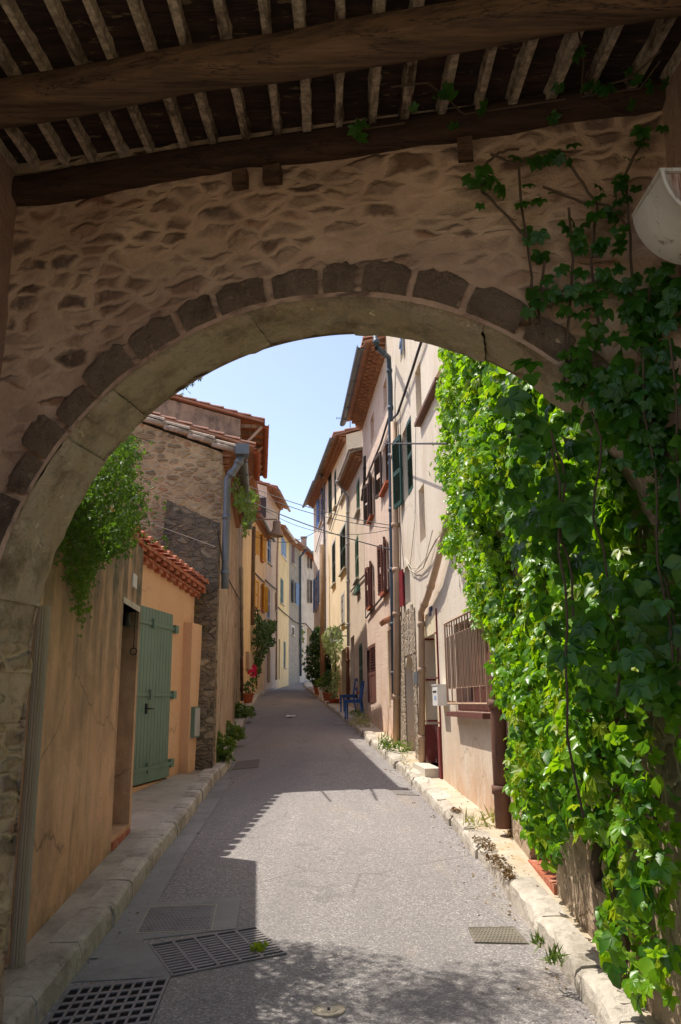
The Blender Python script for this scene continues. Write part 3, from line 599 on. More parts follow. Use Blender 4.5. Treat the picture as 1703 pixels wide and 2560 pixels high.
# ---- left side
GW=House('tall stained orange garden wall with recessed doorway, beside the arch',(-1.60,3.4),(-1.87,7.42),2.9,3.0,plaster('stained_orange_render',(220,170,130),light=(228,186,148),stain=(146,114,90),stain_amt=.55,scale=1.4,bump=.45,streak=.75,zstain=(.9,2.4,(98,92,74)),foot=(.5,(112,106,78)),cracks=.6),'L',.45,name='garden_wall',cat='wall',rise=0)
h=GW
ul,zl=h.px(309,1507); ur,_=h.px(352,1520); ur=min(ur,h.L-.09); zth=h.px(276,2095)[1]
u_a,z_a=h.px(295,1296); u_b,z_b=h.px(359,1377); h.zB=z_b; h.zA=z_b+(z_a-z_b)*h.L/(u_b-u_a)
h.opening((ul,ur,zth,zl,.44,0)[:4],.44); q=MB(); slab(q,h,ul,ur,zth-.1,zth-.04,-.6,.015); q.build('threshold',M['redtiles'],h.root)
q=MB(); slab(q,h,ul,ur,zth,zl,-.43,-.4); 
d=q.build('door',M['oldwood'],h.root)
q=MB(); slab(q,h,ul-.02,ur+.02,zl,zl+.05,-.4,.006); q.build('lintel',M['stonetrim'],h.root)
plate(h,(330,1431,1466,340),M['white'],'plate',.012)
ww=h.walls()
q=MB(); q.v=[]; 
for i in range(11):
    a=i/10; 
pw=MB(); x0=-1.63
for k,(px_,py_) in enumerate([(84,1480),(68,1700),(52,1950),(38,2200),(24,2480)]): pass
def gp(px_,py_): u,z=h.px(px_,py_,.05); return h.W(u,z,.05)
ptop=gp(92,1480); pbot=gp(38,2470); ppts=[Vector((ptop.x,ptop.y,4.6)),ptop,pbot]
# fluted rain pipe: star section
n_=16; base=None
for i,p in enumerate([Vector((pbot.x,pbot.y,pbot.z)),Vector((pbot.x,pbot.y,2.12))]):
    for g in range(n_*2): a=math.pi*g/n_; rr=.038 if g%2 else .032; pw.v.append((p.x+rr*math.cos(a),p.y+rr*math.sin(a),p.z))
for g in range(n_*2): a_=g; b_=(g+1)%(n_*2); pw.f.append((a_,b_,b_+n_*2,a_+n_*2))
pw.f.append(tuple(range(n_*2)))
tag(pw.build('rain_pipe',M['pvc']),'fluted pale grey plastic rain pipe against the orange wall by the arch','pipe')
# bell with chain in recess
bp=h.W(ur-.0,h.px(345,1560)[1],-.12); be=thing('bell','small old iron bell with pull chain in the recessed doorway','bell',bp)
q=MB(); q.tube([h.W(ur,bp.z+.12,-.08),h.W(ur-.14,bp.z+.16,-.08),h.W(ur-.16,bp.z+.1,-.08)],.007,5); q.build('bracket',M['iron'],be)
q=MB(); cb=h.W(ur-.16,bp.z-.02,-.08); q.lathe(cb,[(.012,.11),(.03,.1),(.035,.04),(.05,.0),(.055,-.01)],14); q.build('bell_body',M['iron'],be,True)
q=MB(); cc_=h.W(ur-.06,0,-.02); q.tube([Vector((cc_.x,cc_.y,bp.z+.12)),Vector((cc_.x,cc_.y,bp.z-.22))],.004,5)
q.tube([Vector((cc_.x+.03*math.cos(a*math.pi/6),cc_.y,bp.z-.25+.03*math.sin(a*math.pi/6))) for a in range(13)],.005,5,False); q.build('pull_chain',M['iron'],be)
# ---- L2 orange building with green door
L2=House('low bright orange building with green plank door and red tiled eave',(-2.61,7.6),(-2.09,11.3),3.1,3.1,PL['orange'],'L',3,name='outbuilding',cat='building',rise=.25)
h=L2
ua_,za_=h.px(361,1392); ub_,zb_=h.px(505,1490); h.zA=za_+(zb_-za_)*(0-ua_)/(ub_-ua_); h.zB=za_+(zb_-za_)*(h.L-ua_)/(ub_-ua_)
r=h.rect(431,1537,1947,352); uu,_=h.px(424,1740); r=(r[0]-.5,uu,h.px(417,1947)[1],h.px(431,1537)[1])
h.opening(r,.08); w_=r[1]-r[0]
dr=MB(); nb=int(w_/.1)
for i in range(nb): a=r[0]+w_*i/nb; slab(dr,h,a+.004,a+w_/nb-.004,r[2]+.02,r[3],-.03,.01)
slab(dr,h,r[0],r[1],r[2]+.02,r[3],-.05,-.031)
slab(dr,h,r[0],r[1],r[2]+.03,r[2]+.2,.011,.03)
DG=paint('garden_door_green',(112,138,120),.5,.25); dro=dr.build('door',DG,h.root)
for f in (.09,.5,.91):
    q=MB()
    z=r[2]+(r[3]-r[2])*f; slab(q,h,r[0]+.06,r[1]+.12,z-.02,z+.02,.031 if f<.1 else .012,.042 if f<.1 else .024); slab(q,h,r[1]+.03,r[1]+.14,z-.05,z+.05,.0,.045); slab(q,h,(r[0]+r[1])/2-.02,(r[0]+r[1])/2+.02,z-.06,z+.06,.025,.045); q.build('hinge',DG,dro)
q=MB(); zc=r[2]+(r[3]-r[2])*.42; slab(q,h,r[0]+.62,r[0]+.66,zc-.06,zc+.06,.01,.03); q.tube([h.W(r[0]+.64,zc,.03),h.W(r[0]+.64,zc,.07),h.W(r[0]+.74,zc,.07)],.009,6); q.build('handle',M['iron'],dro)
q=MB(); slab(q,h,h.L-.42,h.L,h.z0,h.px(470,1560)[1],0,.12); q.build('pilaster',PL['orange'],h.root)
a,b,c,e=h.rect(475,1767,1842,462); q=MB(); slab(q,h,h.L-.36,h.L-.12,c,e,.12,.17); mbo=q.build('meter_box',DG,h.root); q=MB(); slab(q,h,h.L-.34,h.L-.14,c+.02,e-.02,.17,.176); q.build('meter_box_lid',M['greyw'],mbo)
h.walls(); h.rise=.25; h.roof(.16,'redtiles',courses=2,gmat='redtiles',gutter=None,verge=.0,depth=3)
# ---- L3 stone house with gable to the viewer
L3=House('old rubble stone house with peeling plaster front and dark buttressed gable',(-1.78,11.55),(-2.45,18.2),5.2,5.6,PL['peel'],'L',5,rise=.36)
h=L3
h.zA=5.3; h.zB=5.7
gA=h.A; gX=-h.N
def gw(n,z,o=0): p=h.A-h.U*o-h.N*n; return Vector((p.x,p.y,z))   # point on gable plane, n metres inwards, o proud
q=MB(); q.quad(gw(0,h.z0,.0),gw(5,h.z0,.0),gw(5,h.zA+5*.36,.0),gw(0,h.zA,.0)); gb=q.build('gable_wall',PL['rub'],h.root)
q=MB(); z_t=atY(450,1250,11.3).z; z_t2=z_t+.25
q.hexa([gw(0.02,h.z0,.4),gw(.95,h.z0,.4),gw(.95,h.z0,.002),gw(.02,h.z0,.002),gw(.02,z_t-.7,.12),gw(.8,z_t-.1,.12),gw(.8,z_t+.05,.002),gw(.02,z_t-.3,.002)]); q.build('buttress',PL['rub2'],h.root)
h.opening(h.rect(588,1470,1560,592),.15)
q=MB()
for i in range(16):
    z=h.z0+.35*i; 
    if z<h.zA-.5: slab(q,h,-.42 if i%2 else -.415,(.28 if i%2 else .18),z+.012,z+.33,-.24,.012+.008*random.random())
q.build('quoins',PL['rubwhite'],h.root) if False else None
q=MB()  # verge tiles on the gable
for i in range(14):
    n0=i*.36; q.tube([gw(n0-.25,h.zA+(n0-.25)*.36+.1,.06),gw(n0+.16,h.zA+(n0+.16)*.36+.06,.06)],.045,8)
q.build('verge_tiles',M['roofgrey'],h.root,True)
h.roof(.22,'roofgrey',courses=2,gutter='zinc')
hb=MB(); c_=h.W(-.12,h.zA-.0,.3); hb.box(c_,.22,.2,.16,h.U); hb.build('gutter_head',M['zinc'],h.root)
h.pipe([(-.12,h.zA-.08,.3),(-.1,h.zA-.28,.2),(-.02,h.zA-.42,.08),(-.02,h.zA-1.6,.08),(-.0,h.z0+2.9,.08)],.055,M['zinc'])
q=MB(); pxt(h,[(545,1330),(556,1400),(567,1440),(583,1470),(600,1500)],.04,.012,q); q.build('cable',M['cable'],h.root); h.walls()
q=MB(); q.tube([gw(2.2,atY(340,1350,11.4).z,.03),gw(1.05,atY(450,1311,11.2).z,.5),gw(.05,atY(525,1370,11.2).z,.45)],.006,5); q.build('cable',M['rope'],h.root)
# ---- L3b
LB=House('higher stone house end with lichened verge behind the rubble house',(-2.46,18.25),(-2.75,20.95),7.,7.,PL['rub'],'L',7,rise=.3)
h=LB; h.zA=7.62; h.zB=7.7; h.roof(.4,'tiles',courses=0,gutter='terra'); 
h.walls()
# ---- L4
L4=House('tall house with soot-dark plaster gable and wide boarded eave on struts',(-2.76,21),(-3.3,26.3),9,9,PL['soot'],'L',7,rise=.27)
h=L4; h.zA=9.3; h.zB=9.35; rf=h.roof(.64,'tiles',courses=0,gutter='terra',verge=.12)
q=MB()
for i in range(9):
    u=.15+i*(h.L-.3)/8; q=MB(); q.box(h.W(u,h.zt(u)-.03-.12,.3),.07,.66,.1,h.U); q.build('rafter_end',M['pole'],rf)
q=MB(); sb=M['redtiles']; q.quad(h.W(0,h.zt(0)-.0,.0),h.W(h.L,h.zt(h.L)-.0,0),h.W(h.L,h.zt(h.L)-.14,.62),h.W(0,h.zt(0)-.14,.62)); q.build('soffit_boards',wood('orange_soffit_wood',(168,98,58),(196,122,76),0),rf)
q=MB()
for u in (.05,1.9,3.9): q=MB(); q.tube([h.W(u,h.zt(u)-.85,.02),h.W(u,h.zt(u)-.2,.6)],.04,6); q.build('strut',M['beigepipe'],rf)
h.pxpipe([(603,1420),(604,1550),(605,1640)],.08,.05,M['pvc']); h.pxpipe([(604,1645),(605,1750)],.08,.05,M['copperpipe']); h.walls()
LC=House('narrow ochre house behind the street lamp with a meter box',(-3.31,26.32),C(628,33),9.6,9.6,PL['yellow'],'L',6)
h=LC; h.roof(.3,'tiles',courses=2,gutter=None); plate(h,(624,1640,1680,614),M['beigepipe'],'meter_box',.12); h.walls()
po=MB(); p=L4.W(L4.L+1,0,.35); po.tube([(p.x,p.y,gz(p.y)+2.7),(p.x,p.y,7.6)],.07,8); tag(po.build('utility_pole',M['oldwood'],None,True),'dark brown pole on the wall left of the yellow-shuttered house','pole')
# ---- L5..L9
L5=House('ochre house with yellow shutters behind the climbing rose',C(628,33.02),C(663,38),9.0,9.2,PL['yellow'],'L',6)
h=L5; h.zA=h.zB=h.px(668,1322,.3)[1]; h.roof(.3,'tiles',courses=2,gutter='zinc')
h.window((655,1342,1405,651),M['yellow'],'plank','open',ang=25,sill=M['terra']); h.window((635,1325,1385,629.5),M['yellow'],'plank','open',ang=25,sill=M['terra'])
h.window((658,1465,1530,653),M['yellow'],'plank','open',ang=25,sill=M['terra']); h.window((635,1450,1520,630),M['yellow'],'louvre','open',ang=25,sill=M['terra']); h.door((645,1630,1720,637),M['greyw'])
q=MB(); pxt(h,[(630,1425),(645,1440),(661,1456)],.05,.03,q); q.build('cable',M['cable'],h.root); h.walls()
L6=House('tall peach house with pale blue shutters and arched stone door',C(663,38.02),C(695,42.5),12.4,12.4,PL['peach'],'L',6,rise=.35)
h=L6; h.zA=h.zB=h.px(700,1235,.5)[1]+.1; h.roof(.5,'tiles',courses=2,gutter='beigepipe')
h.window((678,1340,1415,669),M['ltblue'],'louvre','closed'); h.window((675,1474,1550,668.5),M['ltblue'],'louvre','closed'); h.window((690,1483,1528,687),None); h.door((676,1620,1708,667.5),M['oldwood'],arch=.4)
h.pxpipe([(707,1262,.5),(698,1280,.1),(693,1400,.08),(692,1550,.08),(691,1700,.08)],.08,.05,M['beigepipe'],collars=2)
q=MB(); pxt(h,[(664,1450),(680,1465),(693,1475)],.05,.03,q); q.build('cable',M['cable'],h.root); 
q=MB(); a=h.A; pz=atY(678,1270,38).z
q.box(Vector((-3.9,37.9,pz)),.5,.04,1.0); q.build('window',M['dkbrown'],h.root); h.walls()
L7=House('lemon yellow house with white gutter and green shutters',C(695,42.52),C(722,47),11,11,PL['lemon'],'L',6,rise=.4)
h=L7; h.zA=h.px(722,1330,.35)[1]; h.zB=h.px(742,1358,.35)[1]; h.roof(.35,'tiles',courses=2,gutter='white')
h.window((716,1356,1403,703),M['ltblue'],'plank','closed',sill=M['white']); h.window((709,1452,1514,701),M['green'],'plank','closed'); h.window((714.5,1606,1670,709),M['green'],'plank','closed'); h.door((700,1599,1698,696.5),M['ltblue'])
q=MB(); pxt(h,[(696,1518),(708,1530),(720,1540)],.05,.03,q); q.build('cable',M['cable'],h.root); h.walls()
L8=House('grey rubble house with blue shutters left of the grey downpipe',C(722,47.02),C(750,51),11.2,11.4,PL['greystone'],'L',6,rise=.4)
h=L8; h.zA=h.px(752,1362,.4)[1]; h.zB=h.px(768,1372,.4)[1]; h.roof(.4,'tiles',courses=3,gutter=None)
h.window((737,1362,1415,729),M['brown'],'plank','closed'); h.window((738,1456,1512,731),M['blue'] if False else M['ltblue'],'plank','open',ang=15); h.window((736,1570,1590,729),None,surround=M['white'])
q=MB(); pxt(h,[(722,1541),(735,1553),(749,1560)],.05,.03,q); q.build('cable',M['cable'],h.root); h.pxpipe([(765,1375,.4),(751,1392,.1),(751,1500,.1),(752,1690,.1)],.1,.07,M['bluepipe'],collars=2.5); h.walls()
L9=House('taupe house with brown shutters and garage opening at the end of the street',C(750,51.02),C(785,53.5),11.6,11.6,PL['taupe'],'L',6,rise=.35)
h=L9; h.zA=h.px(770,1378,.2)[1]+.2; h.zB=h.px(786,1400,.2)[1]+.1; h.roof(.35,'redtiles',courses=3,gutter='zinc',gmat='redtiles')
for y0,y1 in ((1380,1422),(1450,1508)): h.window((775,y0,y1,770.5),M['dkbrown'],'plank','open',ang=20)
h.blind((779.5,1572,1697,767.6),.6,'garage_opening',M['stonetrim']); q=MB(); pxt(h,[(752,1558),(765,1560),(776,1572),(784,1585)],.05,.03,q); q.build('cable',M['cable'],h.root); h.walls()
q=MB(); cp=atY(758,1335,49.5); q.box(cp+Vector((0,1,-.4)),.34,.4,.7); ch=q.build('chimney',M['roofgrey'],h.root); q=MB(); q.box(cp+Vector((0,1,-.02)),.42,.5,.05); q.build('chimney_cap',M['roofgrey'],ch)
# ------------------------------------------------------------ archway building
def proj(x,y,z):
    v=Vector((x,y,z-EYE)); d=v.dot(fwd); return 851.5+v.dot(rt)/d*F,1280-v.dot(up)/d*F
AW=thing('archway_building','old stone archway with timber ceiling that the street passes under','building',(-1.44,3.16,gz(3.16)))
AA=Vector((-1.44,3.16,0)); AU=Vector((.9811,-.1933,0)); AN=Vector((-.1933,-.9811,0)); T=.34; CU,AX,BZ,CZ=1.36,1.33,1.36,1.808
def aw(u,z,n=0): p=AA+AU*u+AN*n; return Vector((p.x,p.y,z))
def apx(x,y,n=0):
    d=ray(x,y); P0=AA+AN*n; t_=P0.dot(AN)/d.dot(AN); p=d*t_; return (p-P0).dot(AU),EYE+p.z
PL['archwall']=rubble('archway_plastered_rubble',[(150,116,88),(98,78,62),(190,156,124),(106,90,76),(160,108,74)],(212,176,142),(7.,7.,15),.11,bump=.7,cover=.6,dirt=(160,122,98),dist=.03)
PL['vous']=plaster('rough_brown_voussoir',(150,122,96),light=(180,152,122),stain=(96,76,60),stain_amt=.75,scale=5,bump=1.,streak=.2,rough_b=1.)
PL['soffit']=plaster('yellowish_arch_stone',(240,208,164),light=(246,222,186),stain=(150,120,88),stain_amt=.85,scale=5.5,bump=1.,rough_b=.9,streak=.1)
curve=[]                                        # (point, outward normal) along the intrados
zlow=gz(3.1)-.2
for z in np.linspace(zlow,CZ,26)[:-1]: curve.append((CU-AX,z,-1,0))
for k in range(121):
    a=math.pi-math.pi*k/120; c_,s_=math.cos(a),math.sin(a); nx,nz=c_/AX,s_/BZ; l_=math.hypot(nx,nz); curve.append((CU+AX*c_,CZ+BZ*s_,nx/l_,nz/l_))
for z in np.linspace(CZ,zlow,26)[1:]: curve.append((CU+AX,z,1,0))
rs=[0,.02,.05]+list(np.arange(.08,2.8,.04))
def face(nbase,amp,dirn):
    m=MB(); k=len(rs)
    for (u,z,nx,nz) in curve:
        for r_ in rs:
            uu=min(max(u+nx*r_,-2.6),3.9); zz=min(z+nz*r_,3.97)
            d_=amp*(mnoise.noise(Vector((uu*2.2,zz*3,1)))*1.+.5*mnoise.noise(Vector((uu*7,zz*10,4)))) if amp else 0
            d_*=min(1,r_/.1)
            m.v.append(tuple(aw(uu,zz,nbase+d_*dirn)))
    for i in range(len(curve)-1):
        for j in range(k-1): a=i*k+j; m.f.append((a,a+1,a+k+1,a+k))
    return m
face(0,.03,1).build('wall',PL['archwall'],AW,True)
fm=face(-T,.01,-1); fm.build('outer_wall',PL['rub'],AW,True)
q=MB(); 
q.hexa([aw(-2.6,3.92,-T-.01),aw(4,3.92,-T-.01),aw(4,3.92,.04),aw(-2.6,3.92,.04),aw(-2.6,4.3,-T-.01),aw(4,4.3,-T-.01),aw(4,4.3,.04),aw(-2.6,4.3,.04)]); q.build('parapet',PL['rub'],AW)
# intrados lining: blocks running through the thickness, each a little out of line
def arcp(s_):                                   # s_ metres along the intrados from left foot
    acc=0
    for i in range(len(curve)-1):
        a,b=curve[i],curve[i+1]; d_=math.hypot(b[0]-a[0],b[1]-a[1])
        if acc+d_>=s_: f=(s_-acc)/d_; return [a[j]+(b[j]-a[j])*f for j in range(4)]
        acc+=d_
    return list(curve[-1])
TOT=sum(math.hypot(curve[i+1][0]-curve[i][0],curve[i+1][1]-curve[i][1]) for i in range(len(curve)-1))
m=MB(); mj=MB(); mk=MB(); mm_=m; s_=0; rnd=random.Random(5); JL=CZ-zlow
while s_<TOT-.01:
    ln=rnd.uniform(.12,.28); e_=min(TOT,s_+ln); off=rnd.uniform(-.012,.012); g_=0
    inj=(s_+e_)/2<JL or (s_+e_)/2>TOT-JL; m=(mj if s_<TOT/2 else mk) if inj else mm_; ja=2.4 if inj else 1.; ni=max(3,int((e_-s_)/.04)); nj=12; i0=len(m.v)
    for i in range(ni+1):
        u,z,nx,nz=arcp(s_+g_+(e_-s_-2*g_)*i/ni); edge=.003 if i in (0,ni) else 0
        for j in range(nj+1):
            tt=-(T+.03)+(T+.015)*j/nj; ej=.02 if j in (0,nj) else 0
            d_=off+(.012 if inj else 0)+ja*.016*mnoise.noise(Vector((u*9,z*9,tt*9)))+.011*mnoise.noise(Vector((u*26,z*26,tt*26)))+edge+ej
            m.v.append(tuple(aw(u+nx*d_,z+nz*d_,tt+(.0 if j<nj else 0))))
    for i in range(ni):
        for j in range(nj): a=i0+i*(nj+1)+j; m.f.append((a,a+nj+1,a+nj+2,a+1))
    s_=e_
mm_.build('arch_soffit',PL['soffit'],AW,True); mj.build('jamb',PL['rub'],AW,True); mk.build('jamb',PL['rub'],AW,True)
m=MB(); s_=.5; 
while s_<TOT-.3:                                # face stones of the arch ring, plaster between them
    ln=rnd.uniform(.09,.22); e_=s_+ln; rd=rnd.uniform(.09,.17); pr=rnd.uniform(.006,.02)
    P=[]
    for q_ in range(9):
        f=q_/8; u,z,nx,nz=arcp(s_+ln*f); rr=rd*(1-.16*abs(2*f-1)**3)*(1+.12*fr(s_*9+q_*1.1)); P.append((u,z,nx,nz,rr))
    i0=len(m.v)
    for u,z,nx,nz,rr in P:
        for kk in range(7):
            g=kk/6; ee=.0 if kk in (0,6) else 1.; b_=pr*min(1,4*g+.3)*min(1,4*(1-g)+.05)+.006*fr(u*30+kk,z*20); m.v.append(tuple(aw(u+nx*(.012+rr*g),z+nz*(.012+rr*g),-.012+ee*(.028+b_))))
        
    for a in range(8):
        for kk in range(6): q0=i0+a*7+kk; m.f.append((q0,q0+1,q0+8,q0+7))
    s_=e_+rnd.uniform(.01,.035)
m.build('arch_ring',PL['vous'],AW,True)
# side walls of the passage
sw=plaster('passage_render',(176,140,116),light=(190,156,130),stain=(120,94,78),stain_amt=.6,scale=1.5,bump=.8,rough_b=.5)
q=MB(); q.hexa([(-1.75,1.12,-.2),(-1.44,1.12,-.2),(-1.44,3.18,-.1),(-1.75,3.18,-.1),(-1.75,1.12,3.72),(-1.44,1.12,3.72),(-1.44,3.18,3.95),(-1.75,3.18,3.95)]); q.build('side_wall',sw,AW)
q=MB(); q.hexa([(1.25,1.12,-.2),(1.6,1.12,-.2),(1.6,2.72,-.1),(1.25,2.72,-.1),(1.25,1.12,3.72),(1.6,1.12,3.72),(1.6,2.72,3.9),(1.25,2.72,3.9)]); q.build('side_wall',sw,AW)
# timber ceiling
RS=.12
def rz(y): return 3.896+RS*(y-2.88)
t=NT('lime_smeared_rafter'); n=t.noise(5,7,.72,t.map((2.,.6,1))); c=t.mix(t.ramp(n,[(.36,0.),(.52,1.)]),lin((100,76,54)),lin((226,202,166))); c=t.mix(t.ramp(t.noise(30,4,.7),[(.4,.5),(.6,0.)]),c,lin((60,42,28))); t.color(c); t.bump(t.noise(24,7,.75),1.,.03); RAF=t.m
BEAM=wood('old_ceiling_beam_wood',(54,38,26),(116,88,60),0,.85,1.2,1.)
i=0; x=-1.6
while x<1.52:
    wd=random.uniform(.027,.048); m=MB(); x1=x+random.uniform(-.008,.008); ny=44; i0=len(m.v); yend=3.15-.197*(x+1.44)-.016
    for k in range(ny+1):
        y=1.16+(yend-1.16)*k/ny; lump=.5+.8*abs(mnoise.noise(Vector((x*9,y*5,2))))+.55*abs(mnoise.noise(Vector((x*9,y*17,7)))); z=rz(y); xx=x1+.012*fr(y*1.5,x); lf=.5+.9*abs(mnoise.noise(Vector((x*4,y*19,11)))); 
        for a,b in ((-wd*.5*lump-.01,.06),(-wd*.5*lump,.02),(-wd*.4,0),(wd*.4,0),(wd*.5*lf,.02),(wd*.5*lf+.01,.06)): m.v.append((xx+a,y,z+b))
    for k in range(ny):
        for g in range(5): a=i0+k*6+g; m.f.append((a,a+6,a+7,a+1))
    m.build('rafter',RAF,AW); x+=.132+random.uniform(-.01,.013); i+=1
t=NT('sooty_tile_underside'); c=t.mix(t.ramp(t.noise(3,5,.6,t.map((1,6,1))),[(.4,0.),(.7,1.)]),lin((44,32,24)),lin((74,52,38))); c=t.mix(t.ramp(t.noise(9,6,.7,t.map((1,3,1))),[(.6,0.),(.64,1.)]),c,lin((120,100,70))); t.color(c); t.bump(t.noise(8,4,.6,t.map((1,4,1))),.8,.03)
m=MB(); rows=[]
yy=1.14
while yy<3.4: m.hexa([(-1.76,yy,rz(yy)+.044),(1.66,yy,rz(yy)+.044),(1.66,yy+.125,rz(yy)+.062),(-1.76,yy+.125,rz(yy)+.062),(-1.76,yy,rz(yy)+.06),(1.66,yy,rz(yy)+.06),(1.66,yy+.125,rz(yy)+.08),(-1.76,yy+.125,rz(yy)+.08)]); yy+=.12
m.build('ceiling_tiles',t.m,AW)
def log(name,p0,p1,r0,mat,nj=.16,seed=1,flat=1.):
    m=MB(); N=60; n_=18; 
    D=(p1-p0).normalized(); s1=D.cross(Vector((0,0,1))).normalized(); s2=s1.cross(D)
    for i in range(N+1):
        c=p0+(p1-p0)*i/N+Vector((0,0,.012*fr(i*.12,seed)))
        for k in range(n_):
            a=2*math.pi*k/n_; v=Vector((math.cos(a)*1.2,math.sin(a)*1.2,i*.07+seed)); rr=r0*(1+nj*mnoise.noise(v)+.05*mnoise.noise(Vector((math.cos(a)*6,math.sin(a)*6,i*.12))))
            sq=1/max(abs(math.cos(a)),abs(math.sin(a)))**flat if flat else 1
            m.v.append(tuple(c+s1*math.cos(a)*rr*sq+s2*math.sin(a)*rr*sq))
    for i in range(N):
        for k in range(n_): a=i*n_+k; b=i*n_+(k+1)%n_; m.f.append((a,b,b+n_,a+n_))
    m.f.append(tuple(range(n_))[::-1]); m.f.append(tuple(N*n_+k for k in range(n_))); return m.build(name,mat,AW,True)
bc=Vector((0,2.208,3.708)); log('beam',bc-AU*1.7,bc+AU*1.45,.068,BEAM,.14,3,.45)
log('wall_plate',aw(-.25,3.852,.0),aw(3.0,3.856,.0),.067,wood('dark_wall_plate_wood',(46,32,22),(84,60,40),0,.85,1,1.),.2,9,.5)
for xx,yy_,ww_ in ((560,425,.06),(633,415,.072),(1072,355,.06)):
    u,z=apx(xx*1.0861,yy_*1.0861); q=MB(); q.box(aw(u,z,.01),ww_,.1,.072,AU); q.build('beam_stub',BEAM,AW)
for b0 in (): pass
q=MB()
def rq(x,y,h): return (x,y,rz(y)+h)
q.hexa([rq(-1.8,1.1,.1),rq(1.7,1.1,.1),rq(1.7,2.9,.1),rq(-1.8,3.55,.1),rq(-1.8,1.1,.2),rq(1.7,1.1,.2),rq(1.7,2.9,.4),rq(-1.8,3.55,.4)]); q.build('roof',M['tiles'],AW)
# half round hood on right wall
hd=thing('wall_hood','rusty white half round hood fixed to the right wall under the timber ceiling','hood',(1.2,2.2,3.2))
m=MB(); K=24; cx_,cz_=1.215,3.225; y0_,y1_=2.21,2.46; i0=0; rr=.18
for yv,rv in ((y0_,rr),(y0_+.12,rr*1.01),(y0_+.125,rr*1.03),(y1_,rr*1.04)):
    for k in range(K+1): a=math.pi+math.pi*k/K; m.v.append((cx_+rv*math.cos(a),yv,cz_+rv*math.sin(a)))
for i in range(3):
    for k in range(K): a=i*(K+1)+k; m.f.append((a,a+1,a+K+2,a+K+1))
WR=paint('rust_flecked_white_paint',(214,204,184),.55,.2,(122,74,50)); m.build('curved_side',WR,hd,True)
t=NT('rust_streaked_panel'); n=t.noise(6,6,.7,t.map((12,1,.6))); t.color(t.mix(t.ramp(n,[(.42,0.),(.6,1.)]),lin((206,186,162)),lin((132,84,62)))); t.bump(n,.3,.01)
m=MB(); m.v=[(cx_+(rr-.012)*math.cos(math.pi+math.pi*k/K),y0_+.012,cz_+(rr-.012)*math.sin(math.pi+math.pi*k/K)) for k in range(K+1)]; m.f=[tuple(range(K+1))]; m.build('front_panel',t.m,hd)
m=MB(); m.tube([(cx_+rr*math.cos(math.pi+math.pi*k/K),y0_,cz_+rr*math.sin(math.pi+math.pi*k/K)) for k in range(K+1)],.008,6,False); m.box((cx_,(y0_+y1_)/2,cz_+.008),rr*2.1,y1_-y0_,.012); m.build('rim',WR,hd)
# ------------------------------------------------------------ street ironwork
def qp(Q,a,b,h=0):
    p=Q[0]*(1-a)*(1-b)+Q[1]*a*(1-b)+Q[2]*a*b+Q[3]*(1-a)*b; return Vector((p.x,p.y,zr(p.x,p.y)+h))
def slabq(m,Q,a0,a1,b0,b1,h0,h1,sag=0):
    def P(a,b,h): return qp(Q,a,b,h-sag*math.sin(math.pi*b))
    m.hexa([P(a0,b0,h0),P(a1,b0,h0),P(a1,b1,h0),P(a0,b1,h0),P(a0,b0,h1),P(a1,b0,h1),P(a1,b1,h1),P(a0,b1,h1)])
IRON=paint('worn_cast_iron',(140,134,130),.6,.35,(96,72,58),.2); PIT_SHADE=paint('drain_shade_black',(20,17,15),.95)
def grate(name,label,pts,na,nb,rib,fr_=.03,sag=0,bar=.45,big=0):
    Q=[G(*p) for p in pts]; root=thing(name,label,'drain grate',qp(Q,.5,.5))
    m=MB(); slabq(m,Q,0.01,.99,0.01,.99,-.02,.002); m.build('pit_shade_plate',PIT_SHADE,root)  # no hole is cut: a black plate paints the shade below the bars
    m=MB(); H0,H1=.003,.010
    for a0,a1,b0,b1 in ((0,fr_,0,1),(1-fr_,1,0,1),(fr_,1-fr_,0,fr_*1.6),(fr_,1-fr_,1-fr_*1.6,1)): slabq(m,Q,a0,a1,b0,b1,H0,H1)
    m.build('frame',IRON,root); m=MB()
    for i in range(1,nb): b=fr_*1.6+(1-fr_*3.2)*i/nb; hw=(1/nb)*bar*.5; slabq(m,Q,fr_,1-fr_,b-hw,b+hw,H0,H1-.002)
    for i in range(1,na): a=fr_+(1-2*fr_)*i/na; slabq(m,Q,a-rib,a+rib,fr_*1.6,1-fr_*1.6,H0,H1-.0005)
    m.build('bars',IRON,root)
k6=lambda X,Y: (X/1.8447,1900+Y/1.8447)
k7=lambda X,Y: (850+X/1.838,1900+Y/1.838)
grate('drain_grate','square mesh drain grate beside the left kerb at the bottom edge',[k6(320,1055),k6(785,1025),k6(660,1330),k6(90,1400)],9,8,.014,bar=.28)
grate('drain_grate','dished rectangular drain grate with long slots and weeds, right of the chamber cover',[k6(685,868),k6(1185,797),k6(1322,925),k6(790,1022)],5,12,.013,.02,bar=.55)
Q=[G(*k6(615,672)),G(*k6(1112,652)),G(*k6(1090,803)),G(*k6(530,852))]
m=MB(); slabq(m,Q,0,1,0,1,-.02,.007); tag(m.build('concrete_apron',M['concrete2']),kind='structure')
Q2=[G(*k6(-0+330,1030)),G(*k6(530,856)),G(*k6(700,868)),G(*k6(790,1022))]; m=MB(); slabq(m,Q2,0,1,0,1,-.02,.0065); tag(m.build('concrete_apron',M['concrete2']),kind='structure')
